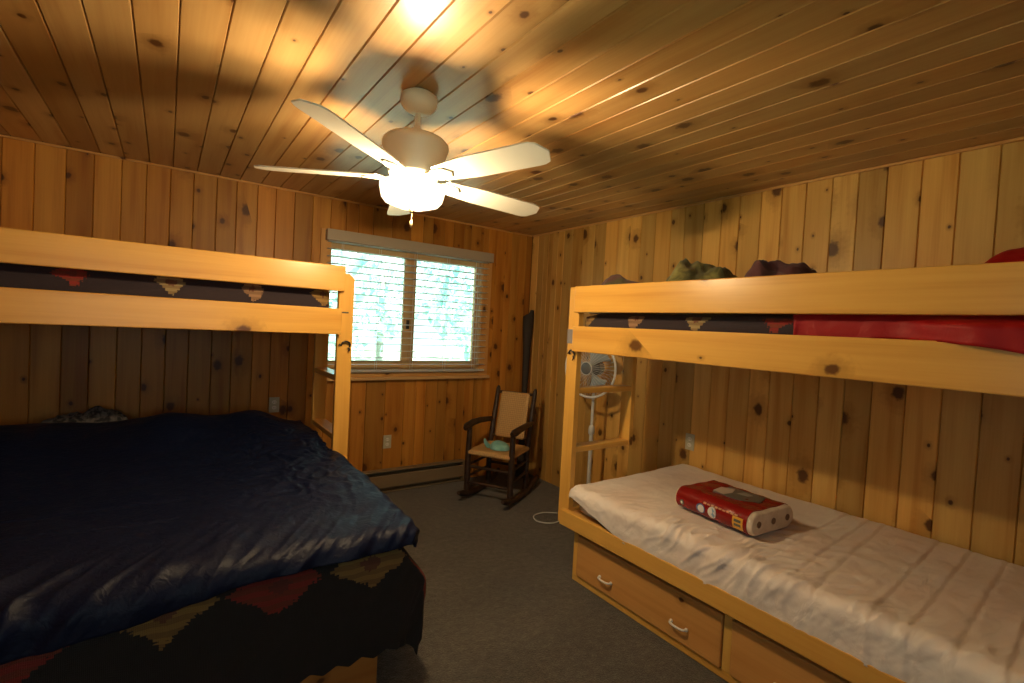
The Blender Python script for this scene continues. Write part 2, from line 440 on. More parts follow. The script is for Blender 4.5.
# ---- window
win = empty('window_1', ((WX0 + WX1) / 2, 0, WZ0), kind='structure')
W0 = Vector(win.location)
def wpart(name, boxes, mat, bevel=.003, parent=win):
    mb = MB()
    for b in boxes: mb.box(*b)
    mb.xf(Matrix.Translation(-W0)); return mb.build(name, mat, parent, bevel)
wpart('jamb', [(WX0, WX0 + .015, -.002, .14, WZ0, WZ1), (WX1 - .015, WX1, -.002, .14, WZ0, WZ1), (WX0, WX1, -.002, .14, WZ1 - .015, WZ1), (WX0, WX1, -.002, .14, WZ0, WZ0 + .02)], M['sashwood'])
wpart('casing', [(WX0 - .075, WX0 + .004, -.020, -.0005, WZ0 - .03, WZ1 + .07), (WX1 - .004, WX1 + .095, -.020, -.0005, WZ0 - .03, WZ1 + .07), (WX0 + .004, WX1 - .004, -.020, -.0005, WZ1 - .004, WZ1 + .07)], M['trim'])
wpart('sill', [(WX0 - .09, WX1 + .105, -.055, .03, WZ0 - .052, WZ0 - .028)], M['sashwood'])
wpart('apron', [(WX0, WX1, -.020, -.0005, WZ0 - .03, WZ0 + .004)], M['trim'])
gx = [(-1.995, -1.355), (-1.245, -.625)]; gz = (1.135, 2.04)
sx_out = [(WX0 + .015, -1.30), (-1.30, WX1 - .015)]
for k in range(2):
    (g0, g1), (a0, a1) = gx[k], sx_out[k]
    y0, y1 = (.050, .085)
    sa = wpart('sash', [(a0, g0, y0, y1, WZ0 + .02, WZ1 - .015), (g1, a1, y0, y1, WZ0 + .02, WZ1 - .015), (g0, g1, y0, y1, WZ0 + .02, gz[0]), (g0, g1, y0, y1, gz[1], WZ1 - .015)], M['sashwood'])
    wpart('glass_pane', [(g0 - .004, g1 + .004, .064, .070, gz[0] - .004, gz[1] + .004)], M['glass'], 0, win)
wpart('latch', [(-1.325, -1.30, .030, .050, 1.42, 1.50)], M['iron'])

# ---- blinds
bl = empty('window_blind', ((WX0 + WX1) / 2, -.02, 2.18), label='white horizontal slatted blind lowered over the window under a cream valance', cat='blind')
B0 = Vector(bl.location)
BX0, BX1 = -2.045, -.553
def bpart(name, mb, mat, bevel=0): mb.xf(Matrix.Translation(-B0)); return mb.build(name, mat, bl, bevel)
mb = MB(); mb.box(-2.063, -.517, -.086, -.068, 2.093, 2.180); mb.box(-2.063, -2.047, -.068, -.021, 2.093, 2.180); mb.box(-.533, -.517, -.068, -.021, 2.093, 2.180)
bpart('valance', mb, M['valance'], .004)
mb = MB(); mb.box(BX0, BX1, -.066, -.024, 2.105, 2.165); bpart('headrail', mb, M['blind'], .003)
mb = MB(); zs = [2.088 - .0575 * i for i in range(18)]
mb2 = []
for z in zs:
    # gently crowned slat
    P = np.array([[(x, -.045 + yy * .025, z + .0030 * (1 - yy * yy) - .0020 * yy) for yy in np.linspace(-1, 1, 5)] for x in (BX0, BX1)])
    top = P.copy(); top[..., 2] += .0014; bot = P[:, ::-1].copy(); bot[..., 2] -= .0014
    ring = np.concatenate([top, bot], 1)
    V = ring.reshape(-1, 3); n = ring.shape[1]
    F = [(j, (j + 1) % n, n + (j + 1) % n, n + j) for j in range(n)] + [tuple(range(n))[::-1], tuple(range(n, 2 * n))]
    mb.add(V, F)
bpart('slats', mb, M['blind'])
mb = MB(); mb.box(BX0, BX1, -.068, -.022, 1.048, 1.068); bpart('bottom_rail', mb, M['blind'], .004)
for x in (-1.93, -1.62, -1.30, -.98, -.67):
    mb = MB()
    for y in (-.0685, -.0215): mb.tube([(x, y, 2.105), (x, y, 1.066)], .0016, 6)
    bpart('ladder_cord', mb, M['blind'])

# ---- second window behind the camera (out of frame; lets the daylight in)
w2 = empty('window_2', ((L2[0] + L2[1]) / 2, FY, L2[2]), kind='structure')
mb = MB()
y0, y1 = FY - .1, FY + .018; xm = (L2[0] + L2[1]) / 2
for b in [(L2[0] - .06, L2[0] + .03, y0, y1, L2[2] - .06, L2[3] + .06), (L2[1] - .03, L2[1] + .06, y0, y1, L2[2] - .06, L2[3] + .06),
          (L2[0] + .03, L2[1] - .03, y0, y1, L2[3] - .03, L2[3] + .06), (L2[0] + .03, L2[1] - .03, y0, y1, L2[2] - .06, L2[2] + .03),
          (xm - .03, xm + .03, y0 + .03, y1 - .05, L2[2] + .03, L2[3] - .03)]: mb.box(*b)
mb.xf(Matrix.Translation(-Vector(w2.location))); mb.build('window_frame', M['trim'], w2, .003)
mb = MB().box(L2[0] + .03, L2[1] - .03, FY - .06, FY - .055, L2[2] + .03, L2[3] - .03)
mb.xf(Matrix.Translation(-Vector(w2.location))); mb.build('glass_pane', M['glass'], w2)

w3 = empty('window_3', (LX, (L3[0] + L3[1]) / 2, L3[2]), kind='structure')
mb = MB(); x0, x1 = LX - .1, LX + .018
for b in [(x0, x1, L3[0] - .06, L3[0] + .03, L3[2] - .06, L3[3] + .06), (x0, x1, L3[1] - .03, L3[1] + .06, L3[2] - .06, L3[3] + .06),
          (x0, x1, L3[0] + .03, L3[1] - .03, L3[3] - .03, L3[3] + .06), (x0, x1, L3[0] + .03, L3[1] - .03, L3[2] - .06, L3[2] + .03)]: mb.box(*b)
mb.xf(Matrix.Translation(-Vector(w3.location))); mb.build('window_frame', M['trim'], w3, .003)
mb = MB().box(LX - .06, LX - .055, L3[0] + .03, L3[1] - .03, L3[2] + .03, L3[3] - .03)
mb.xf(Matrix.Translation(-Vector(w3.location))); mb.build('glass_pane', M['glass'], w3)

# ------------------------------------------------------------------ generic soft shapes
def normals(P):
    du = np.gradient(P, axis=0); dv = np.gradient(P, axis=1)
    n = np.cross(du, dv); n /= np.linalg.norm(n, axis=2, keepdims=True) + 1e-9
    return n
def drape(x0, x1, y0, y1, hang, r, nu, nv, ztop, disp=None, amt=None, pw=3.0):
    """cloth lying over a box top and folding down its sides. hang = (left, right, front, back) overhang lengths
    (numbers or functions of the coordinate along that edge); returns points and uv in metres"""
    hl, hr, hf, hb = hang
    def ext(h): return h if not callable(h) else .0
    S = np.linspace(-1, 2, nu)
    mxh = lambda h, c: (h(c) if callable(h) else np.full_like(c, h))
    def axis(a0, a1, n, h0, h1):
        tot = h0 + (a1 - a0) + h1
        return np.linspace(a0 - h0, a1 + h1, n)
    sx = axis(x0, x1, nu, 1, 1) if False else None
    m0 = max(np.max(mxh(hl, np.linspace(y0, y1, 50))), 1e-6); m1 = max(np.max(mxh(hr, np.linspace(y0, y1, 50))), 1e-6)
    m2 = max(np.max(mxh(hf, np.linspace(x0, x1, 50))), 1e-6); m3 = max(np.max(mxh(hb, np.linspace(x0, x1, 50))), 1e-6)
    s = axis(x0, x1, nu, m0, m1); t_ = axis(y0, y1, nv, m2, m3)
    X, Y = np.meshgrid(s, t_, indexing='ij')
    cx = np.clip(X, x0, x1); cy = np.clip(Y, y0, y1)
    ox = X - cx; oy = Y - cy
    kx = np.where(ox < 0, mxh(hl, cy) / m0, mxh(hr, cy) / m1); ky = np.where(oy < 0, mxh(hf, cx) / m2, mxh(hb, cx) / m3)
    ox = ox * kx; oy = oy * ky
    d = (np.abs(ox) ** pw + np.abs(oy) ** pw) ** (1 / pw)
    l = np.hypot(ox, oy) + 1e-9
    a = np.minimum(d / r, PI / 2)
    outw = r * np.sin(a); drop = r * (1 - np.cos(a)) + np.maximum(d - r * PI / 2, 0)
    Z = ztop(cx, cy) - drop
    P = np.stack([cx + ox / l * outw, cy + oy / l * outw, Z], 2)
    UV = np.stack([X, Y], 2)
    if disp is not None:
        N = normals(P); P = P + N * disp(X, Y, d)[..., None]
    return P, UV

def rounded(sx, sy, sz, r, n=(20, 20, 6), disp=None):
    """box with rounded edges as a welded grid, centred on the origin"""
    V = {}; verts = []; faces = []
    def vid(p):
        k = tuple(np.round(p, 5))
        if k not in V: V[k] = len(verts); verts.append(p)
        return V[k]
    hs = np.array([sx, sy, sz]) / 2
    for ax in range(3):
        a, b = [(1, 2), (2, 0), (0, 1)][ax]
        for sg in (-1, 1):
            ga = np.linspace(-hs[a], hs[a], n[a] + 1); gb = np.linspace(-hs[b], hs[b], n[b] + 1)
            ids = np.zeros((n[a] + 1, n[b] + 1), int)
            for i, va in enumerate(ga):
                for j, vb in enumerate(gb):
                    p = np.zeros(3); p[ax] = sg * hs[ax]; p[a] = va; p[b] = vb
                    ids[i, j] = vid(p)
            for i in range(n[a]):
                for j in range(n[b]):
                    f = (ids[i, j], ids[i + 1, j], ids[i + 1, j + 1], ids[i, j + 1])
                    faces.append(f if sg > 0 else f[::-1])
    P = np.array(verts); q = np.clip(P, -(hs - r), hs - r)
    dv = P - q; L = np.linalg.norm(dv, axis=1, keepdims=True); N = dv / np.maximum(L, 1e-9)
    P = q + N * r
    if disp is not None: P = P + N * disp(P)[:, None]
    return P, faces, N
def rounded_mb(c, size, r, n, disp=None, uvs=1.0):
    P, F, N = rounded(*size, r, n, disp); P = P + np.array(c)
    mb = MB()
    U = []
    for f in F:
        nn = np.abs(N[list(f)].mean(0)); ax = int(np.argmax(nn))
        a, b = [(1, 2), (0, 2), (0, 1)][ax]
        U.append([(P[i][a] * uvs, P[i][b] * uvs) for i in f])
    mb.add(P, F, U, True); return mb
def heap(cx, cy, z0, sx, sy, h, seed, nu=60, nv=60, rot=0, fold=1.0):
    """a crumpled pile of cloth: dome with ridged folds, closed to its base"""
    th = np.linspace(0, 2 * PI, nu, endpoint=False); rr = np.linspace(0, 1, nv)
    R, T = np.meshgrid(rr, th, indexing='ij')
    out = 1 + .22 * pn(np.cos(T) * 1.6 + 5, np.sin(T) * 1.6, seed) + .08 * pn(np.cos(T) * 5, np.sin(T) * 5, seed + 3)
    x = R * np.cos(T) * out; y = R * np.sin(T) * out
    base = np.power(np.clip(1 - R ** 3.6, 0, 1), .6)
    f = .90 + .18 * pn(x * 1.5, y * 1.5, seed + 1) + fold * .17 * pn(x * 3.2 + .6 * pn(x * 2, y * 2, seed + 6), y * 2.2, seed + 2) + fold * .10 * (ridge(x * 4.5, y * 3, seed + 4) - .4)
    z = base * np.clip(f, .3, 1.15) * h
    P = np.stack([x * sx, y * sy, z], 2)
    c, s_ = math.cos(rot), math.sin(rot)
    Q = P.copy(); Q[..., 0] = P[..., 0] * c - P[..., 1] * s_ + cx; Q[..., 1] = P[..., 0] * s_ + P[..., 1] * c + cy; Q[..., 2] += z0
    mb = MB(); mb.grid(Q, None, True, wrap=True)
    # underside
    mb.add(Q[-1], [tuple(range(nu))[::-1]])
    return mb

# ------------------------------------------------------------------ bunk beds
def hook_mb(sc=1.0):
    """little wrought hook with a curled arm, lying in the plane of the post (local x across, z up, -y out)"""
    mb = MB()
    P = []
    for k in range(15):
        a = PI * (1.0 - k / 14 * 1.25)
        P.append((.022 * math.cos(a) * sc + .006, -.012 - .006 * math.sin(a), .020 * math.sin(a) * sc))
    mb.tube(P, [.0055] * 12 + [.004, .003, .002], 8)
    mb.tube([(-.016 * sc, -.003, -.002), (-.026 * sc, -.010, .004), (-.030 * sc, -.012, -.004)], [.006, .005, .003], 8)
    mb.tube([(.020 * sc, -.010, -.012), (.026 * sc, -.014, -.026), (.016 * sc, -.014, -.040)], [.006, .005, .002], 8)
    mb.tube([(.004, -.002, .02 * sc), (.004, -.016, .02 * sc)], .006, 8)
    return mb

def bunk(root, mirror, L, D, zs, pz=0.0):
    """local frame: x runs along the bed from the ladder end (0) away to +L, y = 0 front face of the posts, +y towards the wall.
    mirror flips x."""
    m = -1 if mirror else 1
    def fx(a, b): return (a, b) if m > 0 else (-b, -a)
    def P(name, x0, x1, y0, y1, z0, z1, mat='bunk', bev=.005, parent=root):
        a, b = fx(x0, x1); return MB().box(a, b, y0, y1, z0, z1).build(name, M[mat], parent, bev)
    g0, g1, r0, r1, ptop = zs
    # posts are 38 x 89 boards, chamfered at the outer top corner
    for k, px in enumerate((0, L - .089)):
        ch = .03 if mirror else .003
        poly = [(px, pz), (px + .089, pz), (px + .089, ptop), (px + (ch if k == 0 else 0), ptop), (px, ptop - (ch if k == 0 else 0))]
        mb = MB(); V = [(m * x, y, z) for y in (0, .038) for x, z in poly]; n = len(poly)
        F = [tuple(range(n)), tuple(range(n, 2 * n))[::-1]] + [(i, n + i, n + (i + 1) % n, (i + 1) % n) for i in range(n)]
        if m < 0: F = [f[::-1] for f in F]
        ou = random.uniform(0, 30)
        mb.add(V, F, [[(ou + abs(V[i][0]) + V[i][1], ou + V[i][2]) for i in f] for f in F])
        mb.build('post', M['bunk'], root, .004)
    ov = .080 if not mirror else .066
    P('guard_rail', ov, L + .01, -.038, -.0005, g0, g1)
    P('side_rail', ov + (.0 if not mirror else .012), L + .01, -.038, -.0005, r0, r1)
    P('back_rail', 0, L, D - .038, D, r0, r1)
    P('end_rail', .0, .038, .040, D - .04, r0, r1 - .02)
    P('end_rail', L - .038, L, .040, D - .04, r0, r1 - .02)
    P('bed_deck', .040, L - .040, .004, D - .042, r0 + .035, r0 + .052, 'drawer', 0)
    # ladder: stringer and two flat rungs
    lw = .500 if not mirror else .52
    P('ladder_stringer', .0, .089, lw, lw + .038, .748, r0 - .003)
    for z in (1.108, .752): P('rung', .002, .087, .0385, lw - .0005, z, z + .034)

# right bunk: front face of the posts at x = -1.08; bed runs toward the camera along -y
RB = empty('bunk_bed', (-1.08, -1.835, 0), 0, 'pine bunk bed with drawers along the right wall, bare white mattress below', 'bunk bed')
RB.rotation_euler = (0, 0, -PI / 2)   # local +x -> -y, local +y -> +x
LEN = 2.08
bunk(RB, False, LEN, 1.065, (1.590, 1.742, 1.362, 1.510, 1.742), .318)
def RP(name, x0, x1, y0, y1, z0, z1, mat='bunk', bev=.005, parent=None):
    return MB().box(x0, x1, y0, y1, z0, z1).build(name, M[mat], parent or RB, bev)
RP('plate_or_slit', -.001, .079, -.0035, -.0003, 1.405, 1.490, 'plate', .001)
o = hook_mb(1.0).build('hook', M['iron'], RB); o.location = (.050, -.0005, 1.345)
# lower bed: rail, deck, drawer base
RP('lower_side_rail', .055, LEN + .01, -.038, -.0005, .325, .418)
RP('lower_end_rail', .004, .089, .0385, 1.06, .325, .418)
RP('mattress_deck', .092, LEN, .002, 1.06, .385, .400, 'drawer', 0)
# carcass of the drawer base with two drawers
f0 = .030           # front face depth behind the post face
mb = MB()
mb.box(.121, LEN - .02, f0, f0 + .020, .285, .324); mb.box(.121, LEN - .02, f0, f0 + .02, .002, .040)
for x in (.121, 1.084, LEN - .06): mb.box(x, x + .040, f0, f0 + .02, .0402, .2848)
mb.box(.121, .139, f0 + .021, 1.05, .002, .324); mb.box(LEN - .04, LEN - .02, f0 + .021, 1.05, .002, .324)
mb.box(.141, LEN - .042, .60, .615, .002, .324)
mb.build('drawer_base', M['bunk'], RB, .003)
def handle_mb():
    mb = MB(); P = []
    for k in range(13):
        a = PI * k / 12
        P.append((-.042 * math.cos(a), -.003 - .024 * math.sin(a) ** .55, 0))
    mb.tube(P, .0056, 8)
    for s_ in (-1, 1): mb.tube([(s_ * .042, .0, 0), (s_ * .042, -.006, 0)], .009, 10)
    return mb
for (a, b) in ((.164, 1.081), (1.127, LEN - .063)):
    dr = RP('drawer', a, b, f0 - .012, f0 + .55, .045, .281, 'drawer', .005)
    for hx in (a + .235, b - .21):
        h = handle_mb().build('drawer_handle', M['white'], dr); h.location = (hx, f0 - .0125, .125)

# upper right mattress + bedding
o = rounded_mb((0, 0, 0), (.955, 1.94, .17), .05, (14, 24, 6), None, 1).build('mattress', M['ticking'], None)
o.location = (-.553, -2.865, 1.419 + .087)
tag(o, 'thin dark patterned mattress behind the rails of the right upper bunk', 'mattress')

# left bunk: faces the camera, posts' front face at y = -1.10, ladder end at x = -2.15
LB = empty('bunk_bed', (-2.150, -1.10, 0), 0, 'pine upper bunk on the left with guard rail above the navy comforter', 'bunk bed')
bunk(LB, True, 2.12, 1.06, (1.642, 1.790, 1.388, 1.540, 1.752))
MB().box(-.083, -.030, -.003, -.0003, 1.515, 1.523).build('plate_or_slit', M['iron'], LB)  # dark strip standing in for the slit between the stacked post halves
o = hook_mb(1.15).build('hook', M['iron'], LB); o.location = (-.048, -.0005, 1.325)
o = rounded_mb((0, 0, 0), (1.96, .95, .225), .05, (24, 14, 6), None, 1).build('mattress', M['ticking'], None)
o.location = (-3.245, -.571, 1.445 + .1135)
tag(o, 'dark patterned mattress behind the rails of the left upper bunk', 'mattress')

# ------------------------------------------------------------------ right lower mattress: body + crinkled cover
o = rounded_mb((0, 0, 0), (1.00, 1.90, .150), .045, (16, 30, 5)).build('mattress', plain('mattress_ticking', (.55, .55, .53), .8))
o.location = (-.560, -2.92, .402 + .076)
tag(o, 'bare lower mattress of the right bunk under a white cover', 'mattress')
def cov_top(x, y):
    return .576 + .010 * pn(x * 2.2, y * 2.2, 5) - .012 * sstep(-.4, -.05, x) * 0
def cov_disp(X, Y, d):
    side = sstep(.02, .10, d)
    w = .0035 * fbm(X * 9, Y * 9, 21, 3)
    # folds running down the front edge, strongest by the towels
    ed = np.exp(-((X + 1.03) / .16) ** 2)
    mid = np.exp(-((Y + 2.85) / .42) ** 2) + .35
    w += .016 * ed * mid * (ridge(Y * 8.5 + X * 3.0, X * 1.6, 31) - .45)
    w += .010 * np.exp(-((X + .72) / .28) ** 2) * np.exp(-((Y + 3.02) / .28) ** 2) * (ridge(X * 6 + Y * 5, Y * 5, 37) - .4) * 1.6
    # cross creases towards the near end
    for cyk, sl in ((-3.03, .05), (-3.14, .08), (-3.22, .10), (-3.42, .07), (-3.53, .06), (-3.645, .06), (-3.76, .06)):
        w -= .0030 * np.exp(-((Y - (cyk + sl * (X + .5))) / .007) ** 2) * (1 - side * .6)
        w += .0022 * np.exp(-((Y - (cyk + .016 + sl * (X + .5))) / .014) ** 2)
    w += .012 * ed * mid * (np.clip(ridge(Y * 17 + X * 9 + pn(X * 5, Y * 5, 8), X * 4, 33), 0, 1) ** 2.5 - .3)
    w += side * .008 * (ridge(Y * 5 + pn(X * 2, Y * 2, 3), X * .7, 44) - .3)
    return w
def cov_front(y):      # hem hangs lowest about the middle
    zh = np.interp(-y, [1.9, 2.0, 2.37, 2.63, 2.86, 3.04, 3.25, 3.54, 4.2], [.535, .50, .40, .36, .345, .372, .39, .40, .40])
    return .578 - zh + .022 + .006 * pn(y * 7, y * 0, 9)
P, UV = drape(-1.056, -.058, -3.86, -1.985, (cov_front, .035, .10, .085), .055, 190, 330, cov_top, cov_disp)
P[..., 0] = np.minimum(P[..., 0], -.010)
mb = MB(); mb.grid(P, UV); o = mb.build('mattress_cover', M['cover'], None, solid=.003)
tag(o, 'wrinkled white mattress cover over the right lower bunk', 'mattress cover')

# ------------------------------------------------------------------ paper towel pack
TP = empty('paper_towel_pack', (-.712, -2.728, .5855), 0, 'red wrapped paper towel pack lying on the white lower mattress', 'paper towels')
TW, TL, TH, TR = .355, .43, .115, .055
def pack_prof(e=0, n=12):
    """cross-section of three wrapped rolls side by side: flat below, softly lobed above"""
    pts = []
    for k in range(n + 1):
        a = PI / 2 * k / n; pts.append((TW / 2 - TR + TR * math.sin(a), TR - TR * math.cos(a)))
    for k in range(1, n + 1):
        a = PI / 2 * k / n; pts.append((TW / 2 - TR + TR * math.cos(a), TH - TR + TR * math.sin(a)))
    for k in range(1, 14):
        x = (TW / 2 - TR) * (1 - 2 * k / 14); pts.append((x, TH - .0015 + .0015 * math.cos(2 * PI * x / .118)))
    for k in range(0, n + 1):
        a = PI / 2 * k / n; pts.append((-TW / 2 + TR - TR * math.sin(a), TH - TR + TR * math.cos(a)))
    for k in range(1, n + 1):
        a = PI / 2 * k / n; pts.append((-TW / 2 + TR - TR * math.cos(a), TR - TR * math.sin(a)))
    c = (0, TH / 2)
    return [(c[0] + (x - c[0]) * (1 + e / (TW / 2)), c[1] + (z - c[1]) * (1 + e / (TH / 2))) for x, z in pts]
def extr(sections, cap=True):
    mb = MB(); n = len(sections[0][1])
    P = np.array([[(x, y, z) for x, z in pr] for y, pr in sections])
    mb.grid(P, None, True, wrap=True)
    if cap:
        mb.add(P[0], [tuple(range(n))]); mb.add(P[-1], [tuple(range(n))[::-1]])
    return mb
tw = extr([(y, pack_prof(-.002 + .0015 * math.sin(y * 60))) for y in np.linspace(-TL / 2 + .022, TL / 2 - .012, 18)])
t = NT('red_glossy_wrapper'); tcn = t.n('ShaderNodeTexCoord')
nn = t.n('ShaderNodeTexNoise', {'Vector': tcn.outputs['Object'], 'Scale': 16, 'Detail': 3, 'Distortion': .8})
t.bsdf((.23, .008, .007, 1), .24, nn.outputs[0], .35, .01); M['wrap'] = t.m
tw.build('wrapper', M['wrap'], TP)
M['paper'] = cloth('cream_paper_rolls', (.66, .54, .40), (.74, .62, .48), 20)
e1 = extr([(-TL / 2, pack_prof(-.012)), (-TL / 2 + .006, pack_prof(-.005)), (-TL / 2 + .03, pack_prof(-.0035))]).build('roll_ends', M['paper'], TP)
extr([(TL / 2 - .02, pack_prof(-.0035)), (TL / 2 - .004, pack_prof(-.006)), (TL / 2, pack_prof(-.014))]).build('roll_ends', M['paper'], TP)
for x in (-.115, 0, .115):
    mb = MB(); mb.lathe([(.0155, 0), (.0155, .003), (.012, .003), (.012, .0), (.0001, 0.0)], n=20)
    mb.xf(Matrix.Translation((x, -TL / 2 - .0005, TH / 2)) @ Matrix.Rotation(PI / 2, 4, 'X'))
    mb.build('cardboard_core', plain('brown_cardboard', (.24, .14, .08), .9), e1)
def sidepatch(name, yc, zc, w, h, mat, ell=True, off=.0012, n=20, poly=None):
    """thin printed patch wrapped on the camera-facing long side of the pack"""
    if poly: pp = poly
    elif ell: pp = [(math.cos(2 * PI * k / n), math.sin(2 * PI * k / n)) for k in range(n)]
    else: pp = [(-1 + 2 * k / 6, -1) for k in range(6)] + [(1, -1 + 2 * k / 6) for k in range(6)] + [(1 - 2 * k / 6, 1) for k in range(6)] + [(-1, 1 - 2 * k / 6) for k in range(6)]
    def surf(a, b, o_):
        z = zc + b * h / 2; y = yc + a * w / 2
        if z < TR: q = TR - z
        elif z > TH - TR: q = z - TH + TR
        else: q = 0
        return (-TW / 2 + TR - math.sqrt(max(TR ** 2 - q ** 2, 1e-6)) - o_, y, z)
    m_ = len(pp); mb = MB(); V = []
    for f_ in (1, .7, .4): V += [surf(a * f_, b * f_, off) for a, b in pp]
    V.append(surf(0, 0, off)); V += [surf(a, b, off - .004) for a, b in pp]
    F = []
    for i_ in range(m_):
        k_ = (i_ + 1) % m_
        F += [(i_, k_, m_ + k_, m_ + i_), (m_ + i_, m_ + k_, 2 * m_ + k_, 2 * m_ + i_), (2 * m_ + i_, 2 * m_ + k_, 3 * m_), (k_, i_, 3 * m_ + 1 + i_, 3 * m_ + 1 + k_)]
    mb.add(V, F)
    return mb.build(name, mat, TP)
Mw = plain('print_white', (.72, .70, .66), .35); Mb = plain('print_blue', (.06, .12, .30), .35); My = plain('print_yellow', (.70, .38, .05), .35)
Mg = plain('print_gold', (.62, .30, .16), .3); Mk = plain('print_grey', (.10, .10, .09), .35); Ml = plain('print_light_blue', (.20, .34, .52), .35)
sidepatch('badge', .163, .045, .022, .026, Mk); sidepatch('badge_dot', .163, .045, .011, .014, Mw, off=.0022)
sidepatch('badge', .050, .052, .050, .047, Mb); sidepatch('badge_dot', .047, .052, .036, .038, Mw, off=.0022)
sidepatch('emblem', -.014, .052, .044, .056, Mw); sidepatch('emblem_mark', -.022, .052, .020, .048, Ml, off=.0022, poly=[(-.2, -1), (.9, -.3), (.2, .1), (1, 1), (-.6, .5), (0, 0), (-1, -.4)])
yl = sidepatch('price_panel', -.150, .049, .052, .058, My, False)
for dz in (.062, .042): sidepatch('panel_bar', -.150, dz, .034, .012, Mk, False, off=.0022)
for k in range(9):
    sidepatch('print_stroke', .030 - k * .021, .084 - .0012 * (k % 2), .015, .006 + .002 * (k % 3 == 0), Mg, False, off=.0016)
def toppatch(name, pts, mat, off=.0016):
    V = [(x, y, TH - .0025 + off) for x, y in pts]; n = len(V)
    mb = MB(); mb.add(V + [(x, y, z - .0045) for x, y, z in V], [tuple(range(n))] + [(i, n + i, n + (i + 1) % n, (i + 1) % n) for i in range(n)])
    return mb.build(name, mat, TP)
toppatch('print_panel', [(-.055, .075), (.105, .085), (.115, -.105), (.02, -.135), (-.045, -.075)][::-1], Mk)
toppatch('print_swoosh', [(-.035, .085), (.05, .10), (.09, .045), (.02, .015), (-.045, .02)][::-1], plain('print_beige', (.50, .42, .36), .35), .0026)
toppatch('print_swoosh', [(.035, .0), (.085, -.01), (.08, -.06), (.04, -.055)][::-1], plain('print_pale_grey', (.28, .28, .27), .35), .0026)
TP.rotation_euler = (math.radians(0), 0, math.radians(-4))

# ------------------------------------------------------------------ bedding on the right upper bunk
def red_top(x, y): return 1.604 + .012 * pn(x * 4, y * 4, 61) + (.245 + .03 * pn(x * 6, y * 9, 67)) * np.exp(-((y + 3.70) / .165) ** 4) * np.exp(-np.abs((x + .60) / .27) ** 3)
def red_disp(X, Y, d): return .006 * fbm(X * 7, Y * 7, 63, 3) + .008 * (ridge(X * 2.5, Y * 9, 65) - .4) * sstep(0, .05, d)
def red_hang(y): return np.interp(-y, [3.0, 3.36, 3.42, 3.60, 3.70, 3.90], [.122, .122, .113, .113, .130, .17])
P, UV = drape(-1.022, -.12, -3.83, -3.14, (red_hang, .03, .05, .05), .030, 90, 90, red_top, red_disp)
bulge = sstep(3.42, 3.70, -P[..., 1]) * sstep(1.590, 1.560, P[..., 2]) * (P[..., 0] < -1.0)
P[..., 0] -= .100 * bulge
mb = MB(); mb.grid(P, UV); o = mb.build('sleeping_bag', M['red'], None, solid=.006)
tag(o, 'red sleeping bag spread at the near end of the right upper bunk', 'sleeping bag')
o = heap(-.66, -2.43, 1.600, .28, .225, .292, 5, 72, 44, .3, .7).build('blanket', M['olive'])
tag(o, 'crumpled olive green blanket on the right upper bunk behind its guard rail', 'blanket')
o = heap(-.64, -2.86, 1.600, .30, .20, .255, 12, 72, 44, .15, .8).build('jacket', M['plum'])
tag(o, 'dark plum jacket heaped on the right upper bunk beside the red sleeping bag', 'jacket')
o = heap(-.74, -1.945, 1.600, .20, .22, .225, 23, 64, 36, .1, .5).build('shirt', M['murk'])
tag(o, 'low crumpled brownish shirt at the ladder end of the right upper bunk', 'shirt')

# ------------------------------------------------------------------ left lower bed
PB = empty('platform_bed', (-2.345, -2.23, 0), 0, 'low pine platform bed on the left, its end showing under the patterned blanket', 'bed')
BO = Vector(PB.location)
M['base'] = wood('darker_pine_base', (.40, .18, .045), (.28, .11, .022), .12, .5, .06)
def PP(name, boxes, mat='base', bev=.004):
    mb = MB()
    for b in boxes: mb.box(*b)
    mb.xf(Matrix.Translation(-BO)); return mb.build(name, M[mat], PB, bev)
PP('front_panel', [(-4.26, -2.345, -2.23, -2.205, .003, .33)])
PP('side_panel', [(-2.370, -2.345, -2.2045, -.10, .003, .33)])
PP('side_panel', [(-4.26, -4.236, -2.2045, -.10, .003, .33)])
PP('deck', [(-4.235, -2.371, -2.2045, -.10, .306, .325)])
o = rounded_mb((0, 0, 0), (1.985, 2.09, .225), .06, (24, 24, 6)).build('mattress', plain('mattress_cloth', (.35, .33, .30), .85))
o.location = (-3.268, -1.165, .331 + .115)
tag(o, 'full size lower mattress hidden under the navy comforter', 'mattress')

# patterned blanket hangs down the front and the end, with a stepped hem
def bk_top(x, y): return .568 + .004 * pn(x * 3, y * 3, 71)
def bk_disp(X, Y, d):
    s_ = sstep(.04, .2, d)
    return .004 * fbm(X * 8, Y * 8, 73, 3) + s_ * .014 * pn(X * 3.2, Y * 3.2, 77) + s_ * .010 * (1 - sstep(.2, .45, d) * .3)
def hem(c): return .40 + .022 * np.abs(((c / .095) % 1) * 2 - 1)
def hem_r(c): return np.where(c > -1.16, .03, np.interp(c, [-1.5, -1.16], [1, .9]) * hem(c))
P, UV = drape(-4.20, -2.278, -2.205, -.25, (.05, hem_r, hem, .03), .045, 300, 300, bk_top, bk_disp, pw=4)
P[..., 0] += .075 * sstep(-2.275, -2.235, P[..., 0]) * sstep(.56, .40, P[..., 2]) * sstep(-1.5, -2.0, P[..., 1])
P[..., 0] = np.where(P[..., 1] > -1.12, np.minimum(P[..., 0], -2.262), P[..., 0])
UV2 = UV + np.array((-.075, 0))
mb = MB(); mb.grid(P, UV2); o = mb.build('blanket', M['blanket'], None, solid=.006)
tag(o, 'dark woven blanket with gold and red stepped pattern hanging below the navy comforter', 'blanket')

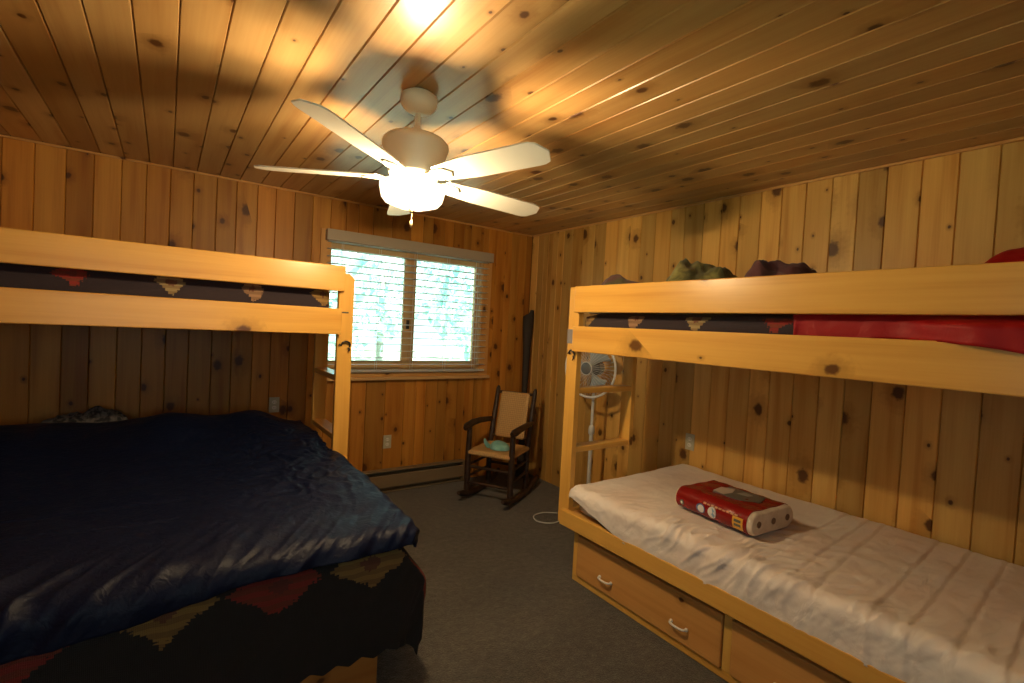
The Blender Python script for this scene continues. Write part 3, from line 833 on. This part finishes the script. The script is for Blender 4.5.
# navy comforter
def cf_top(x, y):
    z = .665 + .02 * pn(x * 1.5, y * 1.5, 81)
    back = sstep(-1.35, -.35, y)
    z = z + back * .115
    # bulges of the pillows and bedding beneath
    for bx, by, h, sx_, sy_ in ((-3.02, -.42, .06, .20, .28), (-2.58, -.40, .045, .17, .28), (-3.72, -.42, .02, .32, .25)):
        z = z + h * np.exp(-((x - bx) / sx_) ** 2 - ((y - by) / sy_) ** 2)
    z = z - .06 * np.exp(-((x + 2.26) / .20) ** 2) * sstep(-.9, -.3, y)
    z = z + .035 * np.exp(-((x + 2.36) / .30) ** 2 - ((y + 1.35) / .5) ** 2)
    return z
def cf_disp(X, Y, d):
    w = .011 * fbm(X * 3.0, Y * 3.0, 83, 3)
    # puckered patch at the right end
    pk = np.exp(-((X + 2.46) / .36) ** 2 - ((Y + 1.25) / .62) ** 2)
    w += pk * .014 * (ridge(X * 14 + 1.2 * pn(X * 6, Y * 6, 2), Y * 11, 85) - .45)
    # long seams on the left
    w -= .006 * np.exp(-((Y + 1.55 + .04 * (X + 3)) / .008) ** 2) * (X < -2.95)
    w -= .006 * np.exp(-((Y + 1.78 + .03 * (X + 3)) / .008) ** 2) * (X < -3.0)
    # gathers down the front overhang
    s_ = sstep(.0, .10, d) 
    gather = ridge(X * 6.5 - Y * 3.5 + .6 * pn(X * 3, Y * 3, 4), Y * 1.3, 87) - .4
    near = np.exp(-((Y + 2.2) / .22) ** 2)
    w += (.5 * s_ + near * .5) * .026 * gather * (.55 + .6 * sstep(-2.9, -3.5, X))
    w += near * .007 * (ridge(X * 14 - Y * 9, Y * 3, 89) - .4)
    return w
def cf_front(x): return np.interp(x, [-4.3, -3.4, -3.1, -2.8, -2.3], [.185, .19, .165, .125, .115]) + .012 * pn(x * 4, x * 0, 8)
def cf_right(y): return np.where(y > -1.17, .06, np.interp(y, [-2.3, -1.9, -1.17], [.085, .12, .115]))
P, UV = drape(-4.215, -2.262, -2.19, -.30, (.06, cf_right, cf_front, .12), .085, 300, 300, cf_top, cf_disp, pw=2.3)
P[..., 0] = np.where(P[..., 1] > -1.13, np.minimum(P[..., 0], -2.258), P[..., 0])
mb = MB(); mb.grid(P, UV); o = mb.build('comforter', M['navy'], None, solid=.012)
tag(o, 'shiny navy blue comforter spread over the left lower bed', 'comforter')
o = heap(-3.44, -.132, .60, .26, .085, .245, 41, 60, 30, 0.0, .6).build('pillow', M['speckle'])
tag(o, 'dark speckled pillow peeking out behind the navy comforter by the wall', 'pillow')

# ------------------------------------------------------------------ ceiling fan
CF = empty('ceiling_fan', (-2.224, -2.103, H), 0, 'cream five-blade ceiling fan with a lit glass lamp hanging from the pine ceiling', 'ceiling fan')
tx, ty = -.035, -.019
tilt = Matrix.Rotation(math.hypot(tx, ty), 4, Vector((ty, -tx, 0)).normalized()) if True else Matrix.Identity(4)
def fan(name, mb, mat, parent=CF, bevel=0):
    o = mb.xf(tilt).build(name, mat, parent, bevel); return o
ZB = -.355     # blade plane below the ceiling
fan('canopy', MB().lathe([(.001, -.001), (.060, -.001), (.076, -.012), (.078, -.030), (.072, -.05), (.058, -.066), (.036, -.078), (.016, -.082), (.001, -.082)]), M['fan_white'])
fan('downrod', MB().lathe([(.012, -.078), (.012, -.135), (.016, -.140), (.024, -.155), (.036, -.172)], n=20), M['fan_white'])
fan('motor_housing', MB().lathe([(.001, -.168), (.040, -.170), (.080, -.178), (.122, -.194), (.136, -.208), (.139, -.220), (.136, -.232), (.126, -.262), (.114, -.305), (.106, -.340), (.098, -.350), (.07, -.356), (.001, -.360)], n=48), M['fan_white'])
fan('light_fitter', MB().lathe([(.001, -.356), (.050, -.356), (.054, -.364), (.050, -.376), (.030, -.384), (.010, -.388), (.008, -.478), (.001, -.478)], n=40), M['fan_white'])
PH = 217.0
def blade_mb(ang):
    # outline in local coords: x outward, y across
    N = 22; top = []
    for k in range(N + 1):
        x = .125 + (.668 - .125) * k / N
        w = .050 + .018 * sstep(.125, .34, np.array(x)) 
        e = (x - .592) / (.668 - .592)
        if e > 0: w = w * math.sqrt(max(0, 1 - e ** 2.6))
        s0 = (x - .125) / .03
        if s0 < 1: w *= math.sqrt(max(.12, 1 - (1 - s0) ** 2))
        top.append((x, float(w)))
    poly = [(x, -w) for x, w in top] + [(x, w) for x, w in top[::-1] if w > 1e-4]
    mb = MB(); mb.prism(poly, -.003, .003)
    Mx = Matrix.Translation((0, 0, ZB)) @ Matrix.Rotation(math.radians(ang), 4, 'Z') @ Matrix.Rotation(math.radians(-12), 4, 'X')
    mb.xf(Mx)
    ib = MB()
    pl = [(.085, -.026), (.115, -.024), (.140, -.038), (.195, -.032), (.220, 0), (.195, .032), (.140, .038), (.115, .024), (.085, .026)]
    ib.prism(pl, -.0085, -.0040); ib.xf(Mx)
    return mb, ib
for k in range(5):
    b_, i_ = blade_mb(PH - 72 * k)
    b = fan('blade', b_, M['blade'], CF, .001)
    fan('blade_iron', i_, M['fan_white'], b)
def lobes(a, z): return 1 + .035 * math.cos(8 * a) * (1 if z < -.385 else .2)
shade = fan('lamp_shade', MB().lathe([(.128, -.384), (.134, -.388), (.137, -.397), (.136, -.412), (.130, -.436), (.112, -.458), (.078, -.472), (.030, -.479), (.006, -.480)], n=80, mod=lobes), M['lampglass'])
fan('finial', MB().lathe([(.001, -.477), (.012, -.479), (.014, -.487), (.008, -.495), (.004, -.501), (.001, -.502)], n=16), M['brass'])
mb = MB(); mb.tube([(.004, .0, -.501), (.004, 0, -.532)], .0016, 6); mb.lathe([(.001, -.530), (.004, -.532), (.0055, -.545), (.004, -.558), (.001, -.560)], (.004, 0, 0), 10)
fan('pull_chain', mb, M['brass'])
for k in range(3):
    a = math.radians(25 + 120 * k); c = (.032 * math.cos(a), .032 * math.sin(a), -.446)
    mb = MB(); mb.lathe([(.001, -.026), (.012, -.023), (.020, -.012), (.022, 0), (.018, .012), (.012, .026), (.010, .046), (.001, .046)], c, 16)
    fan('bulb', mb, M['bulb'], shade)

# ------------------------------------------------------------------ rocking chair
RC = empty('rocking_chair', (-.665, -.565, 0), math.radians(212), 'dark wood rocking chair with tan woven seat and back in the corner', 'rocking chair')
t = NT('dark_hickory'); tcn = t.n('ShaderNodeTexCoord')
nn = t.n('ShaderNodeTexNoise', {'Vector': tcn.outputs['Object'], 'Scale': 22, 'Detail': 4})
c = t.ramp(nn.outputs[0], [(.35, (.020, .009, .005)), (.7, (.055, .025, .012))]); t.bsdf(c, .5, nn.outputs[0], .3, .004); M['hickory'] = t.m
t = NT('tan_woven_bark'); uv = t.n('ShaderNodeUVMap'); uv.uv_map = 'UVMap'
sp = t.n('ShaderNodeSeparateXYZ', {0: uv.outputs[0]})
ck = t.n('ShaderNodeTexChecker', {'Vector': uv.outputs[0], 'Scale': 55})
w1 = t.math('ABSOLUTE', t.math('SINE', t.math('MULTIPLY', sp.outputs[0], 172)))
w2_ = t.math('ABSOLUTE', t.math('SINE', t.math('MULTIPLY', sp.outputs[1], 172)))
hgt = t.math('ADD', t.math('MULTIPLY', ck.outputs[1], w1), t.math('MULTIPLY', t.math('SUBTRACT', 1, ck.outputs[1]), w2_))
nn = t.n('ShaderNodeTexNoise', {'Vector': uv.outputs[0], 'Scale': 18, 'Detail': 2})
c = t.mix(t.math('MULTIPLY', hgt, .75), (.40, .22, .075, 1), (.78, .50, .20, 1)); c = t.mix(t.math('MULTIPLY', nn.outputs[0], .5), c, (.42, .25, .10, 1))
t.bsdf(c, .6, hgt, .5, .004); M['weave'] = t.m
# local: +x forward, y left
def rc(name, mb, mat='hickory', bevel=0, parent=RC): return mb.build(name, M[mat], parent, bevel)
def ylean(x0, z): return x0 - .26 * max(0, z - .40)    # back posts lean rearward
SW = .200
for s_ in (-1, 1):
    y = s_ * SW
    rock = []
    for k in range(15):
        u = -1 + 2 * k / 14; rock.append((u * .40 - .055, y, .026 + .070 * u * u))
    rc('rocker', MB().tube(rock, [.017] + [.027] * 13 + [.016], 10))
    rc('front_leg', MB().tube([(.205, y, .045), (.205, y, .30), (.200, y, .615)], [.024, .027, .022], 10))
    rc('back_post', MB().tube([(-.19, y * .92, .045), (-.19, y * .92, .40), (ylean(-.19, .70), y * .92, .70), (ylean(-.19, .905), y * .92, .905), (ylean(-.19, .93), y * .92, .93)], [.023, .026, .024, .021, .010], 10))
    arm = [(ylean(-.19, .63) - .01, y * .95, .628), (-.05, y * 1.10, .642), (.10, y * 1.14, .640), (.215, y * 1.10, .625), (.250, y * 1.06, .615)]
    mb = MB(); mb.tube(arm, [.020, .025, .029, .032, .022], 10)
    rc('arm_rest', mb)
    rc('side_stretcher', MB().tube([(.205, y, .20), (-.19, y * .92, .20)], .012, 8))
    rc('side_stretcher', MB().tube([(.205, y, .30), (-.19, y * .92, .30)], .012, 8))
for z in (.155, .29): rc('front_stretcher', MB().tube([(.205, -SW, z), (.205, SW, z)], .013, 8))
rc('back_stretcher', MB().tube([(-.19, -SW * .92, .24), (-.19, SW * .92, .24)], .013, 8))
for z in (.49, .875): rc('back_rail', MB().tube([(ylean(-.19, z), -SW * .92, z), (ylean(-.19, z), SW * .92, z)], .014, 8))
def seat_disp(Pp): return -.010 * np.exp(-(Pp[:, 0] / .13) ** 2 - (Pp[:, 1] / .15) ** 2) * (Pp[:, 2] > 0)
mb = rounded_mb((.008, 0, .412), (.44, .415, .044), .020, (20, 20, 4), seat_disp); rc('seat', mb, 'weave')
mb = rounded_mb((0, 0, 0), (.028, .285, .42), .013, (3, 14, 20))
mb.xf(Matrix.Translation((ylean(-.19, .682) + .004, 0, .682)) @ Matrix.Rotation(-math.atan(.26), 4, 'Y')); rc('back_panel', mb, 'weave')

# turquoise rounded thing on the seat
n_ = 28; m_ = 18
TQ = empty('cap', (-.700, -.615, .4345), math.radians(122), 'small turquoise cap with its brim turned up lying on the rocking chair seat', 'cap')
mcap = cloth('turquoise_cloth', (.16, .40, .38), (.24, .52, .50), 10)
Pc = np.zeros((m_, n_, 3))
for i in range(m_):
    for j in range(n_):
        a = 2 * PI * j / n_; el = (PI / 2) * (1 - i / (m_ - 1))
        Pc[i, j] = (.088 * math.cos(el) ** .8 * math.cos(a), .075 * math.cos(el) ** .8 * math.sin(a), .066 * math.sin(el) ** .85 * (1 + .08 * math.cos(a)))
mb = MB(); mb.grid(Pc, None, True, wrap=True); mb.add(Pc[-1], [tuple(range(n_))])
mb.build('crown', mcap, TQ)
Pb = np.array([[(.080 + .065 * u, (v) * (.050 * (1 - .55 * u * u)), .012 + .062 * u * u - .02 * v * v * u) for v in np.linspace(-1, 1, 9)] for u in np.linspace(0, 1, 10)])
mb = MB(); mb.grid(Pb, None, True); mb.build('brim', mcap, TQ, solid=.006)

# ------------------------------------------------------------------ leaning dark stick in the corner
a0, a1 = Vector((-.190, -.245, .012)), Vector((-.066, -.085, 1.60))
mb = MB(); N = 16; secs = []
ax = (a1 - a0).normalized(); wd = Vector((.577, .816, 0)).cross(Vector((0, 0, 1))).normalized(); th = ax.cross(wd).normalized(); wd = th.cross(ax).normalized()
for k in range(N + 1):
    f_ = k / N
    w = .044 - .016 * math.sin(PI * min(f_ * 1.15, 1)) + .012 * sstep(.80, 1.0, np.array(f_))
    c = a0.lerp(a1, f_) 
    tt = .016
    secs.append([c + wd * (w * math.cos(2 * PI * j / 12)) + th * (tt * math.sin(2 * PI * j / 12)) for j in range(12)])
tip = [p + ax * (.075 if (p - a1).dot(wd) > 0 else .005) * 1.0 + wd * .012 for p in secs[-1]]
secs.append([p.lerp(a1 + ax * .06 + wd * .03, .35) for p in tip])
Pq = np.array([[tuple(p) for p in s_] for s_ in secs])
mb.grid(Pq, None, True, wrap=True); mb.add(Pq[0], [tuple(range(12))]); mb.add(Pq[-1], [tuple(range(12))[::-1]])
LS = empty('carry_case', tuple(a0), 0, 'long narrow dark case standing upright in the corner behind the rocking chair', 'case')
mb.xf(Matrix.Translation(-a0)); mb.build('case_body', plain('dark_brown_canvas', (.022, .014, .009), .7), LS)

# ------------------------------------------------------------------ pedestal fan behind the ladder
PF = empty('pedestal_fan', (-.275, -1.275, 0), math.radians(0), 'white pedestal fan standing between the right bunk ladder and the wall', 'fan')
M['pale'] = plain('pale_grey_plastic', (.60, .61, .60), .4); M['fanblade'] = plain('smoky_grey_blade', (.12, .135, .15), .35)
mb = MB()
for k in range(2):
    a = math.radians(145 + 90 * k); d = Vector((math.cos(a), math.sin(a), 0))
    mb.tube([d * -.21 + Vector((0, 0, .022)), Vector((0, 0, .028 + .012 * k)), d * .21 + Vector((0, 0, .022))], [.012, .017, .012], 8)
    for s_ in (-1, 1): mb.lathe([(.001, .0005), (.017, .001), (.019, .012), (.014, .030), (.001, .032)], tuple(d * .21 * s_), 12)
mb.lathe([(.001, .02), (.045, .022), (.040, .06), (.026, .10), (.02, .12), (.001, .12)], n=20)
mb.build('cross_base', M['pale'], PF)
MB().tube([(0, 0, .10), (0, 0, .70)], .0155, 14).build('pole', M['pale'], PF)
MB().tube([(0, 0, .69), (0, 0, 1.145)], .0115, 14).build('inner_pole', M['pale'], PF)
MB().lathe([(.016, .66), (.024, .67), (.026, .70), (.020, .73), (.012, .735)], n=16).build('height_collar', M['pale'], PF)
HC = Vector((0, 0, 1.195)); fa = math.radians(193)      # direction the fan head faces
FD = Matrix.Translation(HC + Vector((math.cos(fa), math.sin(fa), 0)) * .075) @ Matrix.Rotation(fa, 4, 'Z') @ Matrix.Rotation(PI / 2, 4, 'Y')   # local z -> facing direction
mb = MB(); mb.lathe([(.001, -.16), (.040, -.155), (.058, -.13), (.062, -.07), (.050, -.03), (.02, -.025), (.012, .03), (.001, .03)], n=24); mb.xf(FD); mb.build('motor', M['fanblade'], PF)
MB().tube([(0, 0, 1.12), (0, 0, 1.18)], .02, 10).build('tilt_joint', M['pale'], PF)
RG = .228
mb = MB()
def ringmb(mb, r, z, w, n=48):
    mb.tube([(r * math.cos(2 * PI * k / n), r * math.sin(2 * PI * k / n), z) for k in range(n + 1)], w, 6, False)
ringmb(mb, RG, 0, .010); ringmb(mb, .05, .055, .003)
for k in range(40):
    a = 2 * PI * k / 40; c_, s_ = math.cos(a), math.sin(a)
    mb.tube([(.045 * c_, .045 * s_, .055), (.15 * c_, .15 * s_, .045), (RG * c_, RG * s_, 0), (.15 * c_, .15 * s_, -.055), (.06 * c_, .06 * s_, -.06)], .0011, 5, False)
mb.xf(FD); mb.build('wire_guard', plain('white_wire_guard', (.72, .73, .74), .35), PF)
mb = MB(); mb.lathe([(.001, .060), (.03, .058), (.047, .054), (.047, .049), (.001, .049)], n=24); mb.xf(FD); mb.build('guard_badge', M['fanblade'], PF)
for k in range(3):
    a = 2 * PI * k / 3 + .5
    Pq = np.array([[((.03 + .155 * u) * math.cos(a + v * (.30 + .35 * u)), (.03 + .155 * u) * math.sin(a + v * (.30 + .35 * u)), .012 * v * 1.6) for v in np.linspace(-1, 1, 9)] for u in np.linspace(0, 1, 9)])
    mb = MB(); mb.grid(Pq, None, True); mb.xf(FD); mb.build('blade', plain('pale_blue_blade', (.33, .40, .45), .3), PF, solid=.003)
# its cord on the carpet
pts = [(-.45, -1.12, .006), (-.55, -1.06, .006), (-.66, -1.08, .006), (-.70, -1.18, .006), (-.62, -1.26, .006), (-.50, -1.25, .006), (-.42, -1.30, .008), (-.36, -1.285, .012)]
def smooth_pts(pts, n=6):
    P = [Vector(p) for p in pts]; out = []
    for i in range(len(P) - 1):
        p0, p1, p2, p3 = P[max(i - 1, 0)], P[i], P[i + 1], P[min(i + 2, len(P) - 1)]
        for k in range(n):
            t_ = k / n
            out.append(.5 * ((2 * p1) + (p2 - p0) * t_ + (2 * p0 - 5 * p1 + 4 * p2 - p3) * t_ ** 2 + (3 * p1 - p0 - 3 * p2 + p3) * t_ ** 3))
    out.append(P[-1]); return out
mb = MB().tube(smooth_pts(pts), .0045, 8); mb.xf(Matrix.Translation(-Vector(PF.location))); mb.build('power_cord', M['pale'], PF)

# ------------------------------------------------------------------ baseboard heater
HT = empty('baseboard_heater', (-2.0, -.003, .0), 0, 'long tan electric baseboard heater below the window', 'heater')
hx0, hx1 = -1.05, 1.29
mb = MB(); mb.box(hx0, hx1, -.018, 0, .004, .198); mb.box(hx0, hx1, -.066, -.0185, .186, .198); mb.box(hx0, hx1, -.060, -.0185, .004, .012)
mb.build('casing', M['heater'], HT, .003)
mb = MB(); mb.prism([(-.075, .052), (-.060, .052), (-.060, .150), (-.068, .160), (-.075, .155)], hx0 + .03, hx1 - .03)
mb.xf(Matrix(((0, 0, 1, 0), (1, 0, 0, 0), (0, 1, 0, 0), (0, 0, 0, 1)))); mb.build('front_cover', M['heater'], HT, .002)
for x in (hx0, hx1 - .03):
    MB().box(x, x + .0295, -.076, -.0186, .0125, .1855).build('end_cap', M['heater'], HT, .003)
mb = MB()
for k in range(150): mb.box(hx0 + .05 + k * .0150, hx0 + .0512 + k * .0150, -.056, -.022, .06, .15)
o = mb.build('fins', M['slot'], HT); o['kind'] = 'stuff'

# ------------------------------------------------------------------ outlets
def outlet(loc, rz, label):
    r_ = empty('electrical_outlet', loc, rz, label, 'outlet')
    MB().box(-.036, .036, -.006, -.0002, -.058, .058).build('cover_plate', M['ivory'], r_, .003)
    for z in (-.021, .021):
        mb = MB(); mb.prism([(.016 * math.cos(2 * PI * k / 20), .014 * math.sin(2 * PI * k / 20)) for k in range(20)], .0062, .0085)
        mb.xf(Matrix.Translation((0, 0, z)) @ Matrix.Rotation(PI / 2, 4, 'X')); rp = mb.build('receptacle', M['white'], r_)
        for x in (-.006, .006): MB().box(x - .0012, x + .0012, -.0090, -.0087, z - .005, z + .005).build('slot', M['slot'], rp)
    MB().tube([(0, -.006, 0), (0, -.0082, 0)], .003, 8).build('screw', M['plate'], r_)
outlet((-1.471, -.0005, .432), 0, 'ivory outlet on the wall below the window')
outlet((-2.382, -.0005, .800), 0, 'ivory outlet just above the navy comforter on the left')
outlet((-.0005, -1.985, .735), -PI / 2, 'ivory outlet on the right wall above the white mattress')

# ------------------------------------------------------------------ outside: lawn and trees
gr = MB().box(-22, 22, -14, 30, -.75, -.6); o = gr.build('lawn', cloth('lightened_grass_ground', (.34, .40, .26), (.46, .50, .36), 2)); tag(o, kind='structure')  # ground colour lightened so more daylight bounces up onto the blind slats
t = NT('overexposed_leaf'); tcn = t.n('ShaderNodeTexCoord')
nn = t.n('ShaderNodeTexNoise', {'Vector': tcn.outputs['Object'], 'Scale': 3})
c = t.ramp(nn.outputs[0], [(.4, (.32, .54, .52)), (.6, (.74, .85, .84))])  # leaf colour whitened so that overexposed daylight haze is painted in
df = t.n('ShaderNodeBsdfDiffuse', {0: c}); tl = t.n('ShaderNodeBsdfTranslucent', {0: c})
mx = t.n('ShaderNodeMixShader', {0: .5, 1: df.outputs[0], 2: tl.outputs[0]}); t.t.links.new(mx.outputs[0], t.out.inputs[0]); ft = t.m
bark = plain('pale_tree_bark', (.36, .36, .32), .9)
def tree(x, y, h, r, seed, label):
    root = empty('tree', (x, y, -.6), 0, label, 'tree', 'trees outside the window')
    rs = np.random.default_rng(seed)
    mb = MB(); mb.tube([(0, 0, 0), (.05, .02, h * .4), (0, 0, h * .85)], [.13, .10, .03], 8); mb.build('trunk', bark, root)
    n = 1300
    d = rs.normal(size=(n, 3)); d /= np.linalg.norm(d, axis=1, keepdims=True)
    rad = rs.uniform(.45, 1, n) ** .6
    c = d * rad[:, None] * np.array([r, r, h * .42]) + np.array([0, 0, h * .58])
    c += .25 * rs.normal(size=(n, 3)) * .5
    A = rs.normal(size=(n, 3)); A /= np.linalg.norm(A, axis=1, keepdims=True)
    B = np.cross(A, rs.normal(size=(n, 3))); B /= np.linalg.norm(B, axis=1, keepdims=True)
    sz = rs.uniform(.10, .24, n)[:, None]
    V = np.stack([c - A * sz, c - B * sz * .5, c + A * sz, c + B * sz * .5], 1).reshape(-1, 3)
    mb = MB(); mb.add(V, [(4 * i, 4 * i + 1, 4 * i + 2, 4 * i + 3) for i in range(n)])
    mb.build('foliage', ft, root)
lab = 'pale sunlit leafy tree outside behind the window blind'
spots_ = [(-3.6, 6.5, 6.0, 1.7), (.1, 7.0, 6.5, 1.9), (3.9, 6.8, 6, 1.8), (8.0, 8.0, 7.5, 2.1), (-1.9, 11.2, 8, 2.2), (2.6, 11.4, 9, 2.2), (7.2, 13.0, 9, 2.5), (12.6, 12.5, 10, 2.6), (.0, 17.5, 10, 2.3), (5.6, 19.5, 11, 2.3), (11.2, 20, 11, 2.3)]
for k, (x, y, h, r) in enumerate(spots_):
    tree(x, y, h, r, 100 + k, lab)

# ------------------------------------------------------------------ light
def light(name, typ, energy, col, loc, rot=None, **kw):
    l = bpy.data.lights.new(name, typ); l.energy = energy; l.color = col
    for k, v in kw.items(): setattr(l, k, v)
    o = bpy.data.objects.new(name, l); COL.objects.link(o); o.location = loc
    if rot: o.rotation_euler = rot
    return o
LAMP = 36.0
for k in range(3):
    a = math.radians(25 + 120 * k)
    p = tilt @ Vector((.030 * math.cos(a), .030 * math.sin(a), -.452)) + Vector(CF.location)
    light('lamp_bulb', 'POINT', LAMP, (1, .77, .47), p, shadow_soft_size=.020)
light('sun', 'SUN', 30.0, (1, .97, .9), (0, -10, 20), (math.radians(48), 0, math.radians(12)), angle=.02)
w = bpy.data.worlds.new('sky'); scene.world = w; w.use_nodes = True
bg = w.node_tree.nodes['Background']
bg.inputs[0].default_value = (.82, .95, .94, 1); bg.inputs[1].default_value = 1.85
# portals help the daylight through the two windows
p = light('window_portal', 'AREA', 1, (1, 1, 1), ((WX0 + WX1) / 2, .13, (WZ0 + WZ1) / 2), (-PI / 2, 0, 0), shape='RECTANGLE', size=WX1 - WX0, size_y=WZ1 - WZ0)
p.data.cycles.is_portal = True
p = light('window_portal', 'AREA', 1, (1, 1, 1), ((L2[0] + L2[1]) / 2, FY - .12, (L2[2] + L2[3]) / 2), (PI / 2, 0, 0), shape='RECTANGLE', size=L2[1] - L2[0], size_y=L2[3] - L2[2])
p.data.cycles.is_portal = True

p = light('window_portal', 'AREA', 1, (1, 1, 1), (LX - .12, (L3[0] + L3[1]) / 2, (L3[2] + L3[3]) / 2), (0, -PI / 2, 0), shape='RECTANGLE', size=L3[3] - L3[2], size_y=L3[1] - L3[0])
p.data.cycles.is_portal = True

# ------------------------------------------------------------------ camera (recovered from the photograph's vanishing lines)
cam = bpy.data.cameras.new('camera'); co = bpy.data.objects.new('camera', cam); COL.objects.link(co)
R_ = Matrix(((.81632836, .57699289, -.02621476), (-.57522457, .81625185, .05338183), (.05219878, -.02849773, .99823002)))
X_, Y_, Z_ = R_.col[0], R_.col[1], R_.col[2]     # right, forward, up
rot = Matrix((X_, Z_, -Y_)).transposed()
co.matrix_world = Matrix.Translation((-3.06835687, -4.06506176, 1.48197483)) @ rot.to_4x4()
cam.sensor_fit = 'HORIZONTAL'; cam.sensor_width = 36; cam.lens = 489.88 / 1024 * 36; cam.clip_start = .02
scene.camera = co

# ------------------------------------------------------------------ colour and render-quality settings
vs = scene.view_settings
vs.view_transform = 'Standard'; vs.look = 'None'; vs.gamma = 1; vs.use_curve_mapping = False; vs.exposure = 0.30
cy = scene.cycles
cy.max_bounces = 8; cy.diffuse_bounces = 5; cy.glossy_bounces = 3; cy.transparent_max_bounces = 12; cy.transmission_bounces = 4
cy.use_denoising = True; cy.sample_clamp_indirect = 6; cy.caustics_reflective = False; cy.caustics_refractive = False
